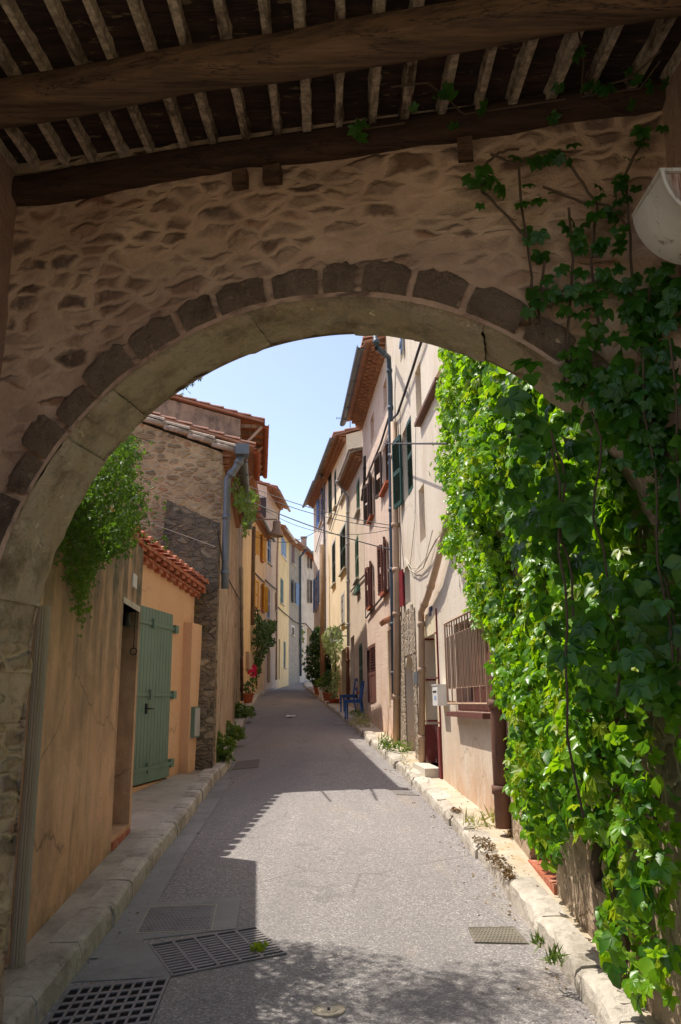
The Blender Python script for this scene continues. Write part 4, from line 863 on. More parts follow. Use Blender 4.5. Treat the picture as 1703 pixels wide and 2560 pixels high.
def cover(label,pts,na,nb,mat=IRON):
    Q=[G(*p) for p in pts]; root=thing('chamber_cover',label,'manhole cover',qp(Q,.5,.5)); m=MB(); slabq(m,Q,0,1,0,1,-.01,.007); m.build('plate',mat,root)
    m=MB()
    for a0,a1,b0,b1 in ((0,.012,0,1),(.988,1,0,1),(.012,.988,0,.02),(.012,.988,.98,1)): slabq(m,Q,a0,a1,b0,b1,.007,.009)
    m.build('rim',M['pvc'] if mat is IRON else mat,root); m=MB()
    for i in range(na):
        for j in range(nb):
            a=(i+.5+(.25 if j%2 else -.25))/(na+.5)*.94+.03; b=(j+.5)/nb*.94+.03; slabq(m,Q,a-.016,a+.016,b-.012,b+.012,.007,.0095)
    m.build('tread_studs',mat,root)
cover('rectangular studded iron chamber cover set in a grey concrete apron',[k6(690,687),k6(1002,688),k6(976,810),k6(626,812)],17,14,IRON)
cover('small sand-coloured studded cover in the asphalt near right kerb',[k7(590,787),k7(800,775),k7(868,852),k7(620,856)],13,9,paint('sandy_iron',(128,120,106),.8,.4))
cover('dark rectangular iron drain cover flush against right kerb in the sunlit road',[(976,1976),(1028,1976),(1046,1990),(992,1990)],8,3)
cover('rusty rectangular cover by the left kerb beside rubble house corner',[(592,1906),(650,1902),(646,1922),(580,1926)],8,5,paint('dull_brown_iron',(120,108,100),.8,.4))
cover('narrow dark drain cover in the shaded road before the blue chairs',[(832,1808),(864,1808),(870,1813),(838,1813)],6,2)
cover('small dark cover in the shaded road beyond the rag',[(664,1760),(694,1760),(692,1764),(660,1764)],6,2)
p=G(822,2545); rc=thing('round_cover','small round pale metal cover in the asphalt at the bottom edge','manhole cover',p); m=MB(); m.lathe(p+Vector((0,0,.03)),[(.075,-.04),(.075,.004),(.068,.006),(.066,.002),(.04,.002),(.038,.005),(.0,.005)],28); m.build('plate',M['pvc'],rc); m=MB(); m.box(p+Vector((0,0,.037)),.012,.02,.006); m.build('keyhole',M['iron'],rc)
p=G(727,1795); m=MB(); 
for i in range(7):
    for j in range(7): m.v.append((p.x-.12+.04*i+.01*fr(i+j*3),p.y-.25+.08*j,zr(p.x,p.y)+.01+.05*abs(fr(i*.9,j*.7))+(.054*(.08*j-.25))))
for i in range(6):
    for j in range(6): a=i*7+j; m.f.append((a,a+1,a+8,a+7))
tag(m.build('rag',M['white'],None,True),'crumpled white rag lying in the middle of the road','rag')
# ------------------------------------------------------------ foliage
def leaflet(w_=.36,droop=.12,fold=.08,lo=False):
    if lo: return np.array([(0,0,0),(-w_*.9,.45,fold),(0,1,-droop),(w_*.9,.45,fold)],float),[(0,3,2),(0,2,1)]
    v=np.array([(0,0,0),(-w_*.62,.22,fold*.8),(-w_,.5,fold),(-w_*.62,.78,fold*.4),(0,1,-droop),(w_*.62,.78,fold*.4),(w_,.5,fold),(w_*.62,.22,fold*.8),(0,.5,0)],float)
    return v,[(0,8,2,1),(8,4,3,2),(0,7,6,8),(8,6,5,4)]
def palm(n=5,lo=False,w_=.34):
    V=[];Fc=[];off=0; angs={5:(-100,-48,0,48,100),3:(-65,0,65),1:(0,)}[n]
    for a in angs:
        v,f=leaflet(w_,.14,.07,lo); L=1. if abs(a)<60 else .72; v=v*L; a=R(a); c,s_=math.cos(a),math.sin(a)
        x=v[:,0]*c+v[:,1]*s_; y=-v[:,0]*s_+v[:,1]*c; z=v[:,2]-.12*np.abs(np.hypot(x,y))**2; V.append(np.stack([x,y,z],1)); Fc+=[tuple(i+off for i in g) for g in f]; off+=len(v)
    return np.concatenate(V),Fc
def scatter(name,mat,P,Nn,size,tpl,parent,spread=.5,hang=.7):
    """P (k,3) points, Nn (k,3) facing directions"""
    P=np.asarray(P,float); k=len(P); Nn=np.asarray(Nn,float)+RNG.normal(0,spread,(k,3)); Nn/=np.linalg.norm(Nn,axis=1)[:,None]
    Tt=np.tile([0,0,-1.],(k,1))*hang+RNG.normal(0,.45,(k,3)); Tt-=Nn*(Tt*Nn).sum(1)[:,None]; Tt/=np.linalg.norm(Tt,axis=1)[:,None]; B=np.cross(Tt,Nn)
    V,Fc=tpl; s_=(size[0]+(size[1]-size[0])*RNG.random(k)**1.3)[:,None,None]
    W_=P[:,None,:]+s_*(V[None,:,0:1]*B[:,None,:]+V[None,:,1:2]*Tt[:,None,:]+V[None,:,2:3]*Nn[:,None,:])
    nv=len(V); verts=W_.reshape(-1,3)
    if parent is not None: verts=verts-np.array(parent.location)
    sizes=np.array([len(f) for f in Fc]); flat=np.concatenate([np.array(f) for f in Fc])
    loops=(flat[None,:]+(np.arange(k)*nv)[:,None]).reshape(-1); tot=np.tile(sizes,k); st=np.concatenate([[0],np.cumsum(tot)[:-1]])
    me=bpy.data.meshes.new(name); me.vertices.add(len(verts)); me.vertices.foreach_set('co',verts.astype(np.float32).ravel())
    me.loops.add(len(loops)); me.loops.foreach_set('vertex_index',loops.astype(np.int32)); me.polygons.add(len(tot)); me.polygons.foreach_set('loop_start',st.astype(np.int32)); me.polygons.foreach_set('loop_total',tot.astype(np.int32))
    me.update(calc_edges=True); me.validate(); me.materials.append(mat); o=bpy.data.objects.new(name,me); col.objects.link(o)
    if parent is not None: o.parent=parent
    return o
def inpoly(x,y,poly):
    c=False; n=len(poly); j=n-1
    for i in range(n):
        (a,b),(c_,d_)=poly[i],poly[j]
        if (b>y)!=(d_>y) and x<(c_-a)*(y-b)/(d_-b)+a: c=not c
        j=i
    return c
K=1.0861
IVY=leafmat('creeper_leaf',(76,134,24),(134,178,32),(50,104,28),.5,(172,218,20),.33)
IVYY=leafmat('young_creeper_leaf',(120,150,34),(166,184,44),(90,136,30),.5,(180,200,30),.4)
STEM=paint('woody_vine_stem',(92,74,56),.85,.4,None,0,.6)
polyA=[(a*K,b*K) for a,b in [(1005,500),(1018,800),(1030,850),(1014,905),(1024,960),(1006,1075),(1030,1110),(1045,1180),(1026,1262),(1060,1300),(1085,1330),(1085,1400),(1118,1450),(1145,1490),(1150,1600),(1185,1660),(1180,1750),(1190,1850),(1230,1950),(1275,1985),(1305,1890),(1370,1930),(1395,1990),(1385,2080),(1400,2200),(1460,2290),(1560,2290),(1560,2200),(2300,2400),(2300,300)]]
ivy=thing('climbing_creeper','large green Virginia creeper covering the right wall and hanging through the arch','climbing plant',(1.3,5.2,gz(5.2)))
def wallpt(y,n):
    if y<7.29: u=(y-R0.A.y)/R0.U.y; return R0.W(u,0,n),R0.N
    u=(y-R1.A.y)/R1.U.y; return R1.W(u,0,n),R1.N
pts=[[],[],[]]; nr=[[],[],[]]; rnd=random.Random(3); cnt=0
while cnt<21000:
    y=rnd.uniform(2.95,10.4); z=rnd.uniform(.4,7.4)
    thick=.10+.22*(mnoise.noise(Vector((y*1.3,z*1.1,5)))+.6)+.08*max(0,z-2)*.5
    n=thick*rnd.random()**.45; p,N=wallpt(y,n); x_,y_=proj(p.x,p.y,z)
    jx=14*mnoise.noise(Vector((z*3,y*3,0))); 
    if not inpoly(x_+jx*1.5+rnd.gauss(0,8),y_+rnd.gauss(0,9),polyA): continue
    if x_>1800 or y_<560: 
        if rnd.random()<.6: continue
    if mnoise.noise(Vector((y*2.3,z*2.3,1.7)))<-.28 and rnd.random()<.8: continue
    if z<1.7 and y<6.5 and mnoise.noise(Vector((y*3.1,z*2.1,8.7)))<.05 and rnd.random()<.75: continue
    c=2 if rnd.random()<(.07+.12*(abs(n-thick)<.03)) else (1 if y>6.8 else 0)
    pts[c].append((p.x,p.y,z)); nr[c].append((N.x*1.,N.y-.25,.45)); cnt+=1
IVY2=leafmat('older_creeper_leaf',(44,98,24),(84,130,36),(112,118,36),.45,(110,160,30),.4)
i1,i2=int(len(pts[0])*.62),int(len(pts[0])*.85)
scatter('foliage',IVY,pts[0][:i1],nr[0][:i1],(.03,.075),palm(5),ivy,.6); scatter('foliage',IVY2,pts[0][i1:i2],nr[0][i1:i2],(.04,.09),palm(3),ivy,.75); scatter('foliage',IVY,pts[0][i2:],nr[0][i2:],(.04,.09),palm(1,False,.42),ivy,.9); scatter('foliage',IVY,pts[1],nr[1],(.03,.068),palm(5,True),ivy,.65)
yo=scatter('young_shoots',IVYY,pts[2],nr[2],(.04,.075),palm(5,True),ivy,.6); yo['label']='yellow green young leaves'
IVYD=leafmat('shade_darkened_creeper_leaf',(36,78,22),(66,112,28),(28,62,20),.5,(110,170,24),.35)  # creeper greens darkened to paint in the shade of the curtain at the arch
polyB=[(a*K,b*K) for a,b in [(1158,900),(1190,800),(1215,770),(1260,740),(1330,750),(1380,650),(1440,720),(1500,640),(1568,600),(1900,600),(2000,1750),(1568,1650),(1450,1600),(1370,1600),(1290,1560),(1235,1480),(1185,1250),(1160,1000)]]
P=[];Nn=[]; cnt=0
while cnt<780:
    u=rnd.uniform(1.95,3.15); z=rnd.uniform(1.,3.4); n=rnd.uniform(-.25,.24); p=aw(u,z,n); x_,y_=proj(*p)
    if z>2.65 and n<.03: continue
    if not inpoly(x_+rnd.gauss(0,14),y_+rnd.gauss(0,10),polyB): continue
    if rnd.random()>min(1,.28+(x_-1260)/430) or mnoise.noise(Vector((u*3.,z*2.2,n*2+4)))<-.12: continue
    P.append(p); Nn.append((-.3,-1.,.25)); cnt+=1
rnd.shuffle(Pz:=list(zip(P,Nn))); P=[tuple(a) for a,_ in Pz]; Nn=[b for _,b in Pz]
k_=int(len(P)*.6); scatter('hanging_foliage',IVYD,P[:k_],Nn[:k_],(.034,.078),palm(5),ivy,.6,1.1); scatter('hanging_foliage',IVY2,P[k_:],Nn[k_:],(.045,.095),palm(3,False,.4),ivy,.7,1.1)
# stems on the arch wall, each with a few leaves
vines=[[(1220,745),(1225,640),(1215,560),(1200,470),(1195,380),(1130,355)],[(1195,380),(1240,350),(1300,365),(1340,420)],[(1225,560),(1170,500),(1110,440)],[(1340,420),(1375,470),(1360,600),(1380,760)],[(1450,520),(1400,470),(1340,465),(1250,430)],[(1110,440),(1105,390),(1150,350),(1195,340)],[(1400,640),(1340,660),(1240,680)],[(1440,740),(1455,640),(1450,520),(1440,400),(1490,300)],[(1250,770),(1240,700),(1255,600)],[(1500,900),(1480,760),(1500,650)],[(1300,900),(1310,720),(1320,600),(1310,480)]]
st=MB(); P=[];Nn=[]
for vi,v in enumerate(vines):
    pp=[]
    for i in range(len(v)-1):
        for k in range(5): f=k/5; pp.append((v[i][0]+(v[i+1][0]-v[i][0])*f+3*fr(i*5+k,vi),v[i][1]+(v[i+1][1]-v[i][1])*f))
    pp.append(v[-1]); w3=[]
    for i,(a,b) in enumerate(pp):
        u,z=apx(a*K,b*K,.05); z=min(z,3.78); w3.append(aw(u,z,.05+.012*fr(i*.7,vi)))
        dens=.36 if a>1330 or b>520 else .26
        if rnd.random()<dens:
            for _ in range(rnd.choice((1,1,2,3))): P.append(w3[-1]+Vector((rnd.gauss(0,.032),-rnd.random()*.05,rnd.gauss(-.02,.032)))); Nn.append((-.1,-1,.2))
    st.tube(w3,.0055,5)
for (a,b,n_) in ((1360,520,5),(1400,580,5),(1440,700,16),(1500,760,24),(1350,700,8),(1540,660,14),(1300,690,3),(1330,860,26),(1390,900,34),(1450,960,40),(1500,1040,40),(1540,1150,44),(1550,1280,40),(1520,870,26)):
    for _ in range(n_): u,z=apx((a+rnd.gauss(0,24))*K,(b+rnd.gauss(0,34))*K,.06); P.append(aw(u,z,rnd.uniform(.04,.14))); Nn.append((-.1,-1,.2))
# creeper running under the ceiling at the right and along rafters
for v in ([(900,200),(985,190),(1035,230),(1090,290),(1180,320),(1290,320)],[(1330,60),(1345,140),(1335,240),(1370,310)],[(1520,140),(1440,250),(1350,330)],[(800,380),(870,330),(940,330)],[(1380,200),(1450,180),(1540,100)]):
    w3=[]
    for i in range(len(v)-1):
        for k in range(5):
            f=k/5; a=(v[i][0]+(v[i+1][0]-v[i][0])*f)*K; b=(v[i][1]+(v[i+1][1]-v[i][1])*f)*K
            d=ray(a,b); tz=(3.82-EYE)/d.z; p=Vector((d.x*tz,d.y*tz,3.82)); 
            p=Vector((p.x,min(p.y,3.12-.197*(p.x+1.44)-.08),3.82)); p.x=min(p.x,1.18); w3.append(p)
            if rnd.random()<.4: P.append(p+Vector((rnd.gauss(0,.04),rnd.gauss(0,.04),-.02))); Nn.append((0,-.4,-.9))
    st.tube(w3,.004,5)
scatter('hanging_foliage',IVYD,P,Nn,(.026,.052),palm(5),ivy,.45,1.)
for i in range(7):                              # thin hanging stems in the arch opening
    u=rnd.uniform(2.2,2.75); n=rnd.uniform(.0,.22); z1_=rnd.uniform(2.4,2.95); z0_=z1_-rnd.uniform(.6,1.4)
    st.tube([aw(u+.05*fr(k*.4,i),z1_+(z0_-z1_)*k/10,n+.03*fr(k*.5,i+9)) for k in range(11)],.004,4)
st.build('vine_stems',STEM,ivy)
m=MB()                                           # main trunk at the foot
tp=[G(1548,2430,.12),None]; b0=R0.W(R0.px(1545,2440)[0],gz(4.2)+.1,.1)
def rp(x,y,n): u,z=R0.px(x,y,n); return R0.W(u,z,n)
m.tube([rp(1545,2450,.12),rp(1556,2380,.14),rp(1570,2300,.1),rp(1540,2235,.1),rp(1500,2210,.12),rp(1490,2170,.14),rp(1500,2080,.1),rp(1490,1950,.08),rp(1520,1800,.06),rp(1500,1600,.05)],[.035,.03,.03,.028,.028,.025,.024,.022,.02,.015],8,jit=.12)
for s0 in ((1570,2300),(1500,2080),(1500,1900)): m.tube([rp(s0[0],s0[1],.08),rp(s0[0]+60,s0[1]-150,.08),rp(s0[0]+80,s0[1]-350,.06)],[.018,.014,.01],6,jit=.1)
m.build('trunk',STEM,ivy)
def bush(name,label,cat,pts_n,size,tpl,mat,root_at,stems=None,hang=.5,spread=.8,group=None,smat=None):
    rt_=thing(name,label,cat,root_at,group); P=[p for p,_ in pts_n]; N_=[n for _,n in pts_n]
    scatter('foliage',mat,P,N_,size,tpl,rt_,spread,hang)
    if stems:
        m=MB()
        for s_,r_ in stems: m.tube(s_,r_,5)
        m.build('stem',smat or STEM,rt_)
    return rt_
# fine-leaved shrub over the garden wall on the left
FINE=leafmat('fine_leaf',(70,104,28),(104,138,44),(50,84,26),.45,(120,160,40),.45)
polyL=[(a*K,b*K) for a,b in [(105,1225),(120,1190),(170,1120),(215,1060),(262,1010),(300,1000),(318,1040),(300,1090),(330,1150),(318,1200),(300,1255),(250,1290),(215,1300),(195,1350),(184,1440),(172,1380),(150,1300),(120,1260)]]
pn=[]; stems=[]; c=0
while c<6000:
    y=rnd.uniform(4.45,5.6); n=rnd.uniform(-.1,.42); z=rnd.uniform(1.9,3.6); u=(y-GW.A.y)/GW.U.y; p=GW.W(u,z,n); x_,y_=proj(*p)
    if not inpoly(x_+rnd.gauss(0,12),y_+rnd.gauss(0,12),polyL): continue
    if mnoise.noise(Vector((y*5,z*5,n*5)))<-.12 : continue
    pn.append((p,(.4,-.5,.6))); c+=1
for i in range(4200):                            # crown above, seen only as shade on the road
    f=rnd.random(); a=rnd.random()*6.28; cc=rnd.choice([(-1.3,5.2,4.0,.3),(-1.1,5.4,4.45,.36),(-1.65,5.5,3.9,.33),(-1.45,5.3,4.75,.36),(-1.15,5.0,3.85,.24),(-1.5,5.0,4.0,.26)]); v=Vector((rnd.gauss(0,1),rnd.gauss(0,1),rnd.gauss(0,1))).normalized()*cc[3]*rnd.random()**.4
    pn.append((Vector(cc[:3])+v,(.2,-.2,.8)))
for i in range(26):
    a=Vector((-2.0,rnd.uniform(4.7,5.6),2.95)); e=Vector((rnd.uniform(-1.75,-1.25),rnd.uniform(4.5,5.5),rnd.uniform(2.4,4.3))); mid=(a+e)/2+Vector((0,0,.35)); stems.append(([a,mid,e],[.01,.007,.003]))
pnf=[(Vector((atY(x*K,y*K,5.).x,5.+rnd.uniform(-.2,.2),atY(x*K,y*K,5.).z)),(.3,-.6,.5)) for x,y in [(300+rnd.gauss(0,18)+30*k/10,1010+k*14+rnd.gauss(0,7)) for k in range(18) for _ in range(6)]]
bush('shrub','fine-leaved green shrub spilling over the stained orange wall under the arch','shrub',pn+pnf,(.018,.04),palm(3,True,.26),FINE,(-1.9,5.,gz(5)),stems,hang=.8,spread=.7)
DK=leafmat('dark_shrub_leaf',(44,78,36),(70,104,44),(34,60,34),.35,(90,130,40)); LT=leafmat('pale_shrub_leaf',(138,156,104),(170,184,132),(110,134,84),.35,(160,190,90)); MD=leafmat('weed_leaf',(80,112,40),(118,140,60),(64,92,36),.4,(130,160,50))
GR=leafmat('dry_grass',(150,150,90),(176,168,110),(110,130,64),.3,(170,180,90))
SED=leafmat('brown_sedum',(110,84,52),(134,106,64),(92,100,50),.15,(130,110,60))
def facade_pts(h,poly,k,n0,n1,jit=5,thr=-.2,fs=3.):
    out=[]; xs=[p[0] for p in poly]; ys_=[p[1] for p in poly]; tries=0
    while len(out)<k and tries<k*40:
        tries+=1; x=rnd.uniform(min(xs),max(xs)); y=rnd.uniform(min(ys_),max(ys_))
        if not inpoly(x,y,poly): continue
        n=rnd.uniform(n0,n1); u,z=h.px(x+rnd.gauss(0,jit*.3),y+rnd.gauss(0,jit),n); p=h.W(u,z,n)
        if not -.6<u<h.L+1.5: continue
        if mnoise.noise(Vector((p.x*fs,p.y*fs,z*fs)))<thr: continue
        out.append((p,(h.N.x,h.N.y-.4,.4)))
    return out
def fst(h,pl,n,r=.012): return ([h.W(*h.px(x,y,n),n) for x,y in pl],r)
bush('climbing_rose','dark green climbing rose on the ochre house wall beside the arched door','climbing plant',facade_pts(L5,[(640,1512),(650,1545),(665,1560),(690,1555),(688,1575),(675,1585),(690,1610),(672,1612),(660,1640),(650,1670),(640,1690),(633,1640),(631,1590),(630,1540)],1000,.1,.8,4,-.25,1.5),(.09,.17),palm(3,True),DK,L5.W(2,gz(35),.3),[fst(L5,[(642,1715),(641,1640),(650,1560),(642,1520)],.25,.03),fst(L5,[(648,1650),(665,1600),(690,1560)],.4,.02)])
bush('climbing_jasmine','pale flowering climber on the cream house left of the satellite dish','climbing plant',facade_pts(R3,[(806,1585),(818,1572),(838,1568),(850,1575),(858,1600),(852,1620),(846,1650),(850,1680),(848,1700),(836,1740),(830,1720),(833,1680),(828,1650),(815,1625),(806,1605)],850,.1,.6,4,-.22,2),(.06,.12),palm(3,True),LT,R3.W(1.5,gz(26),.3),[fst(R3,[(836,1755),(838,1700),(840,1640),(828,1600)],.3,.03)])
bush('climber','small yellow green climber high on the pale pink house','climbing plant',facade_pts(R4,[(792,1570),(806,1562),(812,1575),(804,1590),(795,1580)],60,.1,.4,4,-.5),(.06,.12),palm(3,True),MD,R4.W(3,gz(35),.2),[fst(R4,[(806,1600),(805,1575),(796,1568)],.2,.02)])
bush('shrub','leafy green vine hanging from the gutter of the rubble house','climbing plant',facade_pts(L3,[(575,1195),(590,1190),(608,1215),(618,1230),(640,1225),(648,1250),(640,1290),(625,1325),(612,1340),(606,1310),(610,1280),(590,1268),(580,1240)],800,.15,.6,5,-.05,3),(.04,.09),palm(3,True),MD,L3.W(4,5.3,.1),[fst(L3,[(590,1210),(605,1250),(618,1300)],.25,.015)])
DRY=leafmat('dry_vine_leaf',(120,108,52),(146,128,66),(96,98,44),.3,(140,130,60))
pn=[]
for i in range(900):
    n_=rnd.uniform(.12,.55); z=rnd.uniform(1.55,3.0); k_=mnoise.noise(Vector((n_*4,z*3,1)))
    if k_<-.15: continue
    pn.append((gw2:=L3.A-L3.U*(.14+.1*rnd.random())-L3.N*n_+Vector((0,0,z)),(0,-1,.3)))
bush('dry_creeper','dry yellowish creeper on the dark corner of the rubble house','climbing plant',pn,(.025,.05),palm(3,True),DRY,(-2.1,11.3,gz(11.3)),None)
def tuft(name,label,cat,c,k,rad,hh,mat,size,tpl,hang=-.9,group=None):
    pn=[]
    for i in range(k): a=rnd.random()*6.28; r_=rad*rnd.random()**.6; z=hh*rnd.random()*(1-r_/rad*.5); pn.append((Vector(c)+Vector((r_*math.cos(a),r_*math.sin(a),z)),(math.cos(a)*.6,math.sin(a)*.6,.6)))
    o=thing(name,label,cat,c,group); scatter('foliage',mat,[p for p,_ in pn],[n for _,n in pn],size,tpl,o,.7,hang); return o
BL=(np.array([(-.07,0,0),(.07,0,0),(.05,.5,.02),(0,1,.1),(-.05,.5,.02)]),[(0,1,2,3,4)])
for i,(x,y,k,r_,h_,lb) in enumerate([(556,1905,260,.3,.5,'tall weed clump at the foot of the rubble house corner'),(580,1850,300,.35,.35,'green weeds along the left kerb beyond the house corner'),(604,1795,340,.45,.4,'thick weeds on the left pavement below the grey downpipe')]):
    g=G(x,y,.12); tuft('weeds',lb,'weeds',(g.x-.12,g.y,g.z),k,r_,h_,MD,(.06,.13),palm(3,True))
for x,y,k,r_,h_,lb,mt,tp_ in [(902,1792,160,.3,.22,'dark green weeds under the nearer blue chair',MD,palm(3,True)),(905,1818,260,.26,.3,'pale dry grass tuft on the pavement in front of the blue chairs',GR,BL),(966,1877,130,.14,.3,'spiky green weed on the pavement before the pink house corner',MD,BL),(1003,1880,90,.2,.22,'green weeds at the foot of the grey corner downpipe',MD,palm(3,True)),(1012,1930,50,.08,.3,'thin dry stalks beside right kerb',GR,BL),(1390,2413,50,.045,.05,'green weed growing from the right kerb joint, nearer the camera',MD,BL),(1349,2365,30,.03,.03,'small weed in right kerb joint by the sandy cover',MD,BL),(1205,2065,60,.2,.12,'sparse dry weeds at the foot of the beige wall',GR,BL)]:
    g=G(x,y,.125); tuft('weeds',lb,'weeds',(g.x,g.y,g.z),k,r_,h_,mt,((.03,.09) if r_<.1 else (.05,.16)) if tp_ is BL else (.03,.06),tp_)
pn=[]
for cx_2,cy_2,rx_ in ((1142,2029,.09),(1205,2105,.12),(1222,2120,.1),(1240,2150,.12),(1258,2172,.12),(1275,2195,.06),(1288,2092,.13),(1305,2098,.1)):
    g=G(cx_2,cy_2,.125)
    for i in range(110): a=rnd.random()*6.28; r_=rx_*rnd.random()**.6; pn.append((g+Vector((r_*math.cos(a)*.6,r_*math.sin(a)*1.3,rnd.random()*.03)),(0,0,1)))
bs=thing('sedum','brown creeping sedum patches in the right pavement joints','plant',(1.2,7,gz(7)+.12)); scatter('foliage',SED,[p for p,_ in pn],[n for _,n in pn],(.012,.026),palm(3,True),bs,.6,0)
o=tuft('weeds','bright green weeds sprouting from the dished drain grate','weeds',tuple(G(*k6(1190,885),.02)),40,.05,.05,IVYY,(.02,.04),palm(3,True))
# far tree, wall and hillside mass behind the bend
def tree(label,c,h_,rad,k,mat):
    t_=thing('tree',label,'tree',c); c=Vector(c); m=MB(); m.tube([c,c+Vector((.1,0,h_*.35)),c+Vector((0,.1,h_*.6))],[.22,.16,.1],8)
    for i in range(6): a=i*1.05; m.tube([c+Vector((0,0,h_*.35+i*.2)),c+Vector((math.cos(a)*rad*.5,math.sin(a)*rad*.5,h_*.7))],[.07,.03],5)
    m.build('trunk',STEM,t_); P=[];N_=[]
    cl=[(rnd.gauss(0,rad*.45),rnd.gauss(0,rad*.45),h_*rnd.uniform(.35,.95),rad*rnd.uniform(.25,.45)) for _ in range(16)]
    for i in range(k): q_=rnd.choice(cl); v=Vector((rnd.gauss(0,1),rnd.gauss(0,1),rnd.gauss(0,1))).normalized()*q_[3]*rnd.random()**.4; P.append(c+Vector(q_[:3])+v); N_.append(tuple(v.normalized()+Vector((0,0,.3))))
    scatter('crown',mat,P,N_,(.15,.3),palm(3,True),t_,.5,.3)
cx5=C(782,62); tree('dark green tree closing the gap at the end of street',(cx5[0],62,gz(62)),10,2.6,2600,DK)
m=MB(); m.box((-2.5,58,gz(58)+.9),5,.5,2.2); tag(m.build('stone_wall',PL['greystone']),'low grey rubble wall at the far bend of the street','wall')
# ------------------------------------------------------------ blue chairs
def chair(label,c,ang):
    t_=thing('chair',label,'chair',c,'blue wooden chairs on the pavement'); X=Vector((math.cos(ang),math.sin(ang),0)); Yv=Vector((-X.y,X.x,0)); c=Vector(c); mt=M['chairblue']
    W_=.40; sl=.052
    def P(a,b,z): return c+X*a+Yv*b+Vector((0,0,z))
    m=MB(); m.box(P(0,0,.445),W_+.02,W_+.02,.025,X); m.build('seat',mt,t_)
    m=MB(); 
    for b in (-1,1): m.box(P(0,b*(W_/2-.03),.405),W_-.05,.02,.055,X)
    for a in (-1,1): m.box(P(a*(W_/2-.03),0,.405),.02,W_-.06,.055,X)
    m.build('apron',mt,t_)
    for b in (-1,1):                             # front legs (towards X)
        m=MB(); a,bb=W_/2-.03,b*(W_/2-.03); lo,hi=.016,.022
        m.hexa([P(a+.0-lo,bb-lo,0),P(a+lo,bb-lo,0),P(a+lo,bb+lo,0),P(a-lo,bb+lo,0),P(a-hi,bb-hi,.432),P(a+hi,bb-hi,.432),P(a+hi,bb+hi,.432),P(a-hi,bb+hi,.432)]); m.build('leg',mt,t_)
        m=MB(); a0=-(W_/2+.05); a1=-(W_/2-.02); m.hexa([P(a0-.018,bb-.018,0),P(a0+.018,bb-.018,0),P(a0+.018,bb+.018,0),P(a0-.018,bb+.018,0),P(a1-.02,bb-.02,.44),P(a1+.02,bb-.02,.44),P(a1+.02,bb+.02,.44),P(a1-.02,bb+.02,.44)])
        a2=-(W_/2+.05); m.hexa([P(a1-.02,bb-.02,.44),P(a1+.02,bb-.02,.44),P(a1+.02,bb+.02,.44),P(a1-.02,bb+.02,.44),P(a2-.016,bb-.018,.88),P(a2+.016,bb-.018,.88),P(a2+.016,bb+.018,.88),P(a2-.016,bb+.018,.88)]); m.build('leg',mt,t_)
    m=MB(); m.box(P(-(W_/2+.045),0,.85),.02,W_-.09,.07,X); m.box(P(-(W_/2+.025),0,.6),.02,W_-.09,.05,X); m.build('backrest',mt,t_)
g1=(G(878,1796,.125)+G(911,1799,.125))/2+Vector((-.1,0,0)); g2=(G(854,1781,.125)+G(884,1779,.125))/2+Vector((.03,0,0))
chair('nearer blue wooden chair standing in front of brown shutters',tuple(g1),math.pi-.15)
chair('farther blue wooden chair by the doorway of beige house',tuple(g2),math.pi-.25)
# ------------------------------------------------------------ pots
def pot(label,c,r_,h_,mat,plant=None,pk=120,ph=.5,pr=.25,psz=(.05,.1),pm=None,square=False,saucer=False):
    t_=thing('plant_pot',label,'plant pot',c,'plant pots along the walls'); c=Vector(c); m=MB()
    if square:
        b=r_*.8; m.hexa([c+Vector((-b,-b,0)),c+Vector((b,-b,0)),c+Vector((b,b,0)),c+Vector((-b,b,0)),c+Vector((-r_,-r_,h_)),c+Vector((r_,-r_,h_)),c+Vector((r_,r_,h_)),c+Vector((-r_,r_,h_))]); m.box(c+Vector((0,0,h_-.02)),r_*2.15,r_*2.15,.05)
    else: m.lathe(c,[(r_*.65,0),(r_*.92,h_*.82),(r_*1.05,h_*.83),(r_*1.05,h_),(r_*.9,h_),(r_*.85,h_*.9)],20)
    if saucer: m.lathe(c,[(r_*1.25,-.0),(r_*1.35,.035),(r_*1.25,.03)],20)
    m.build('pot',mat,t_)
    pn=[]; 
    for i in range(pk): a=rnd.random()*6.28; z=ph*rnd.random(); rr_=pr*math.sin(math.pi*min(.95,.15+z/ph*.8))*rnd.random()**.4; pn.append((c+Vector((rr_*math.cos(a),rr_*math.sin(a),h_+z)),(math.cos(a),math.sin(a),.5)))
    scatter('plant',pm or DK,[p for p,_ in pn],[n for _,n in pn],psz,palm(3,True),t_,.6,-.2)
    m=MB(); m.tube([c+Vector((0,0,h_*.8)),c+Vector((.02,0,h_+ph*.8))],.012,5); m.build('stem',STEM,t_)
YG=leafmat('cactus_leaf',(110,124,56),(140,150,70),(84,104,48),.2,(140,150,60))
def gp_(x,y,h=.125): return tuple(G(x,y,h))
pot('white footed pot with low yellow green plant, by the pale pink house',gp_(806,1744),.16,.38,M['white'],pk=140,ph=.35,pr=.28,pm=MD)
pot('square terracotta box with a dark shrub, nearest the cream house door',gp_(821,1751),.19,.26,M['terra'],square=True,pk=260,ph=.75,pr=.36)
pot('low terracotta saucer pot at the foot of the pale climber',gp_(835,1758),.2,.14,M['terra'],saucer=True,pk=120,ph=.6,pr=.2,pm=LT)
pot('terracotta pot holding a tall dense green bush by blue door',gp_(796,1736),.2,.35,M['terra'],pk=1100,ph=2.3,pr=.6,psz=(.09,.18))
pot('small clay pot on the left pavement below the meter box',gp_(620,1758),.2,.32,M['terra'],pk=90,ph=.35,pr=.28,pm=DK)
pot('clay pot with a tall narrow cactus like plant before grey rubble house',gp_(729,1703),.3,.5,M['terra'],pk=700,ph=4.2,pr=.75,psz=(.2,.4),pm=YG)
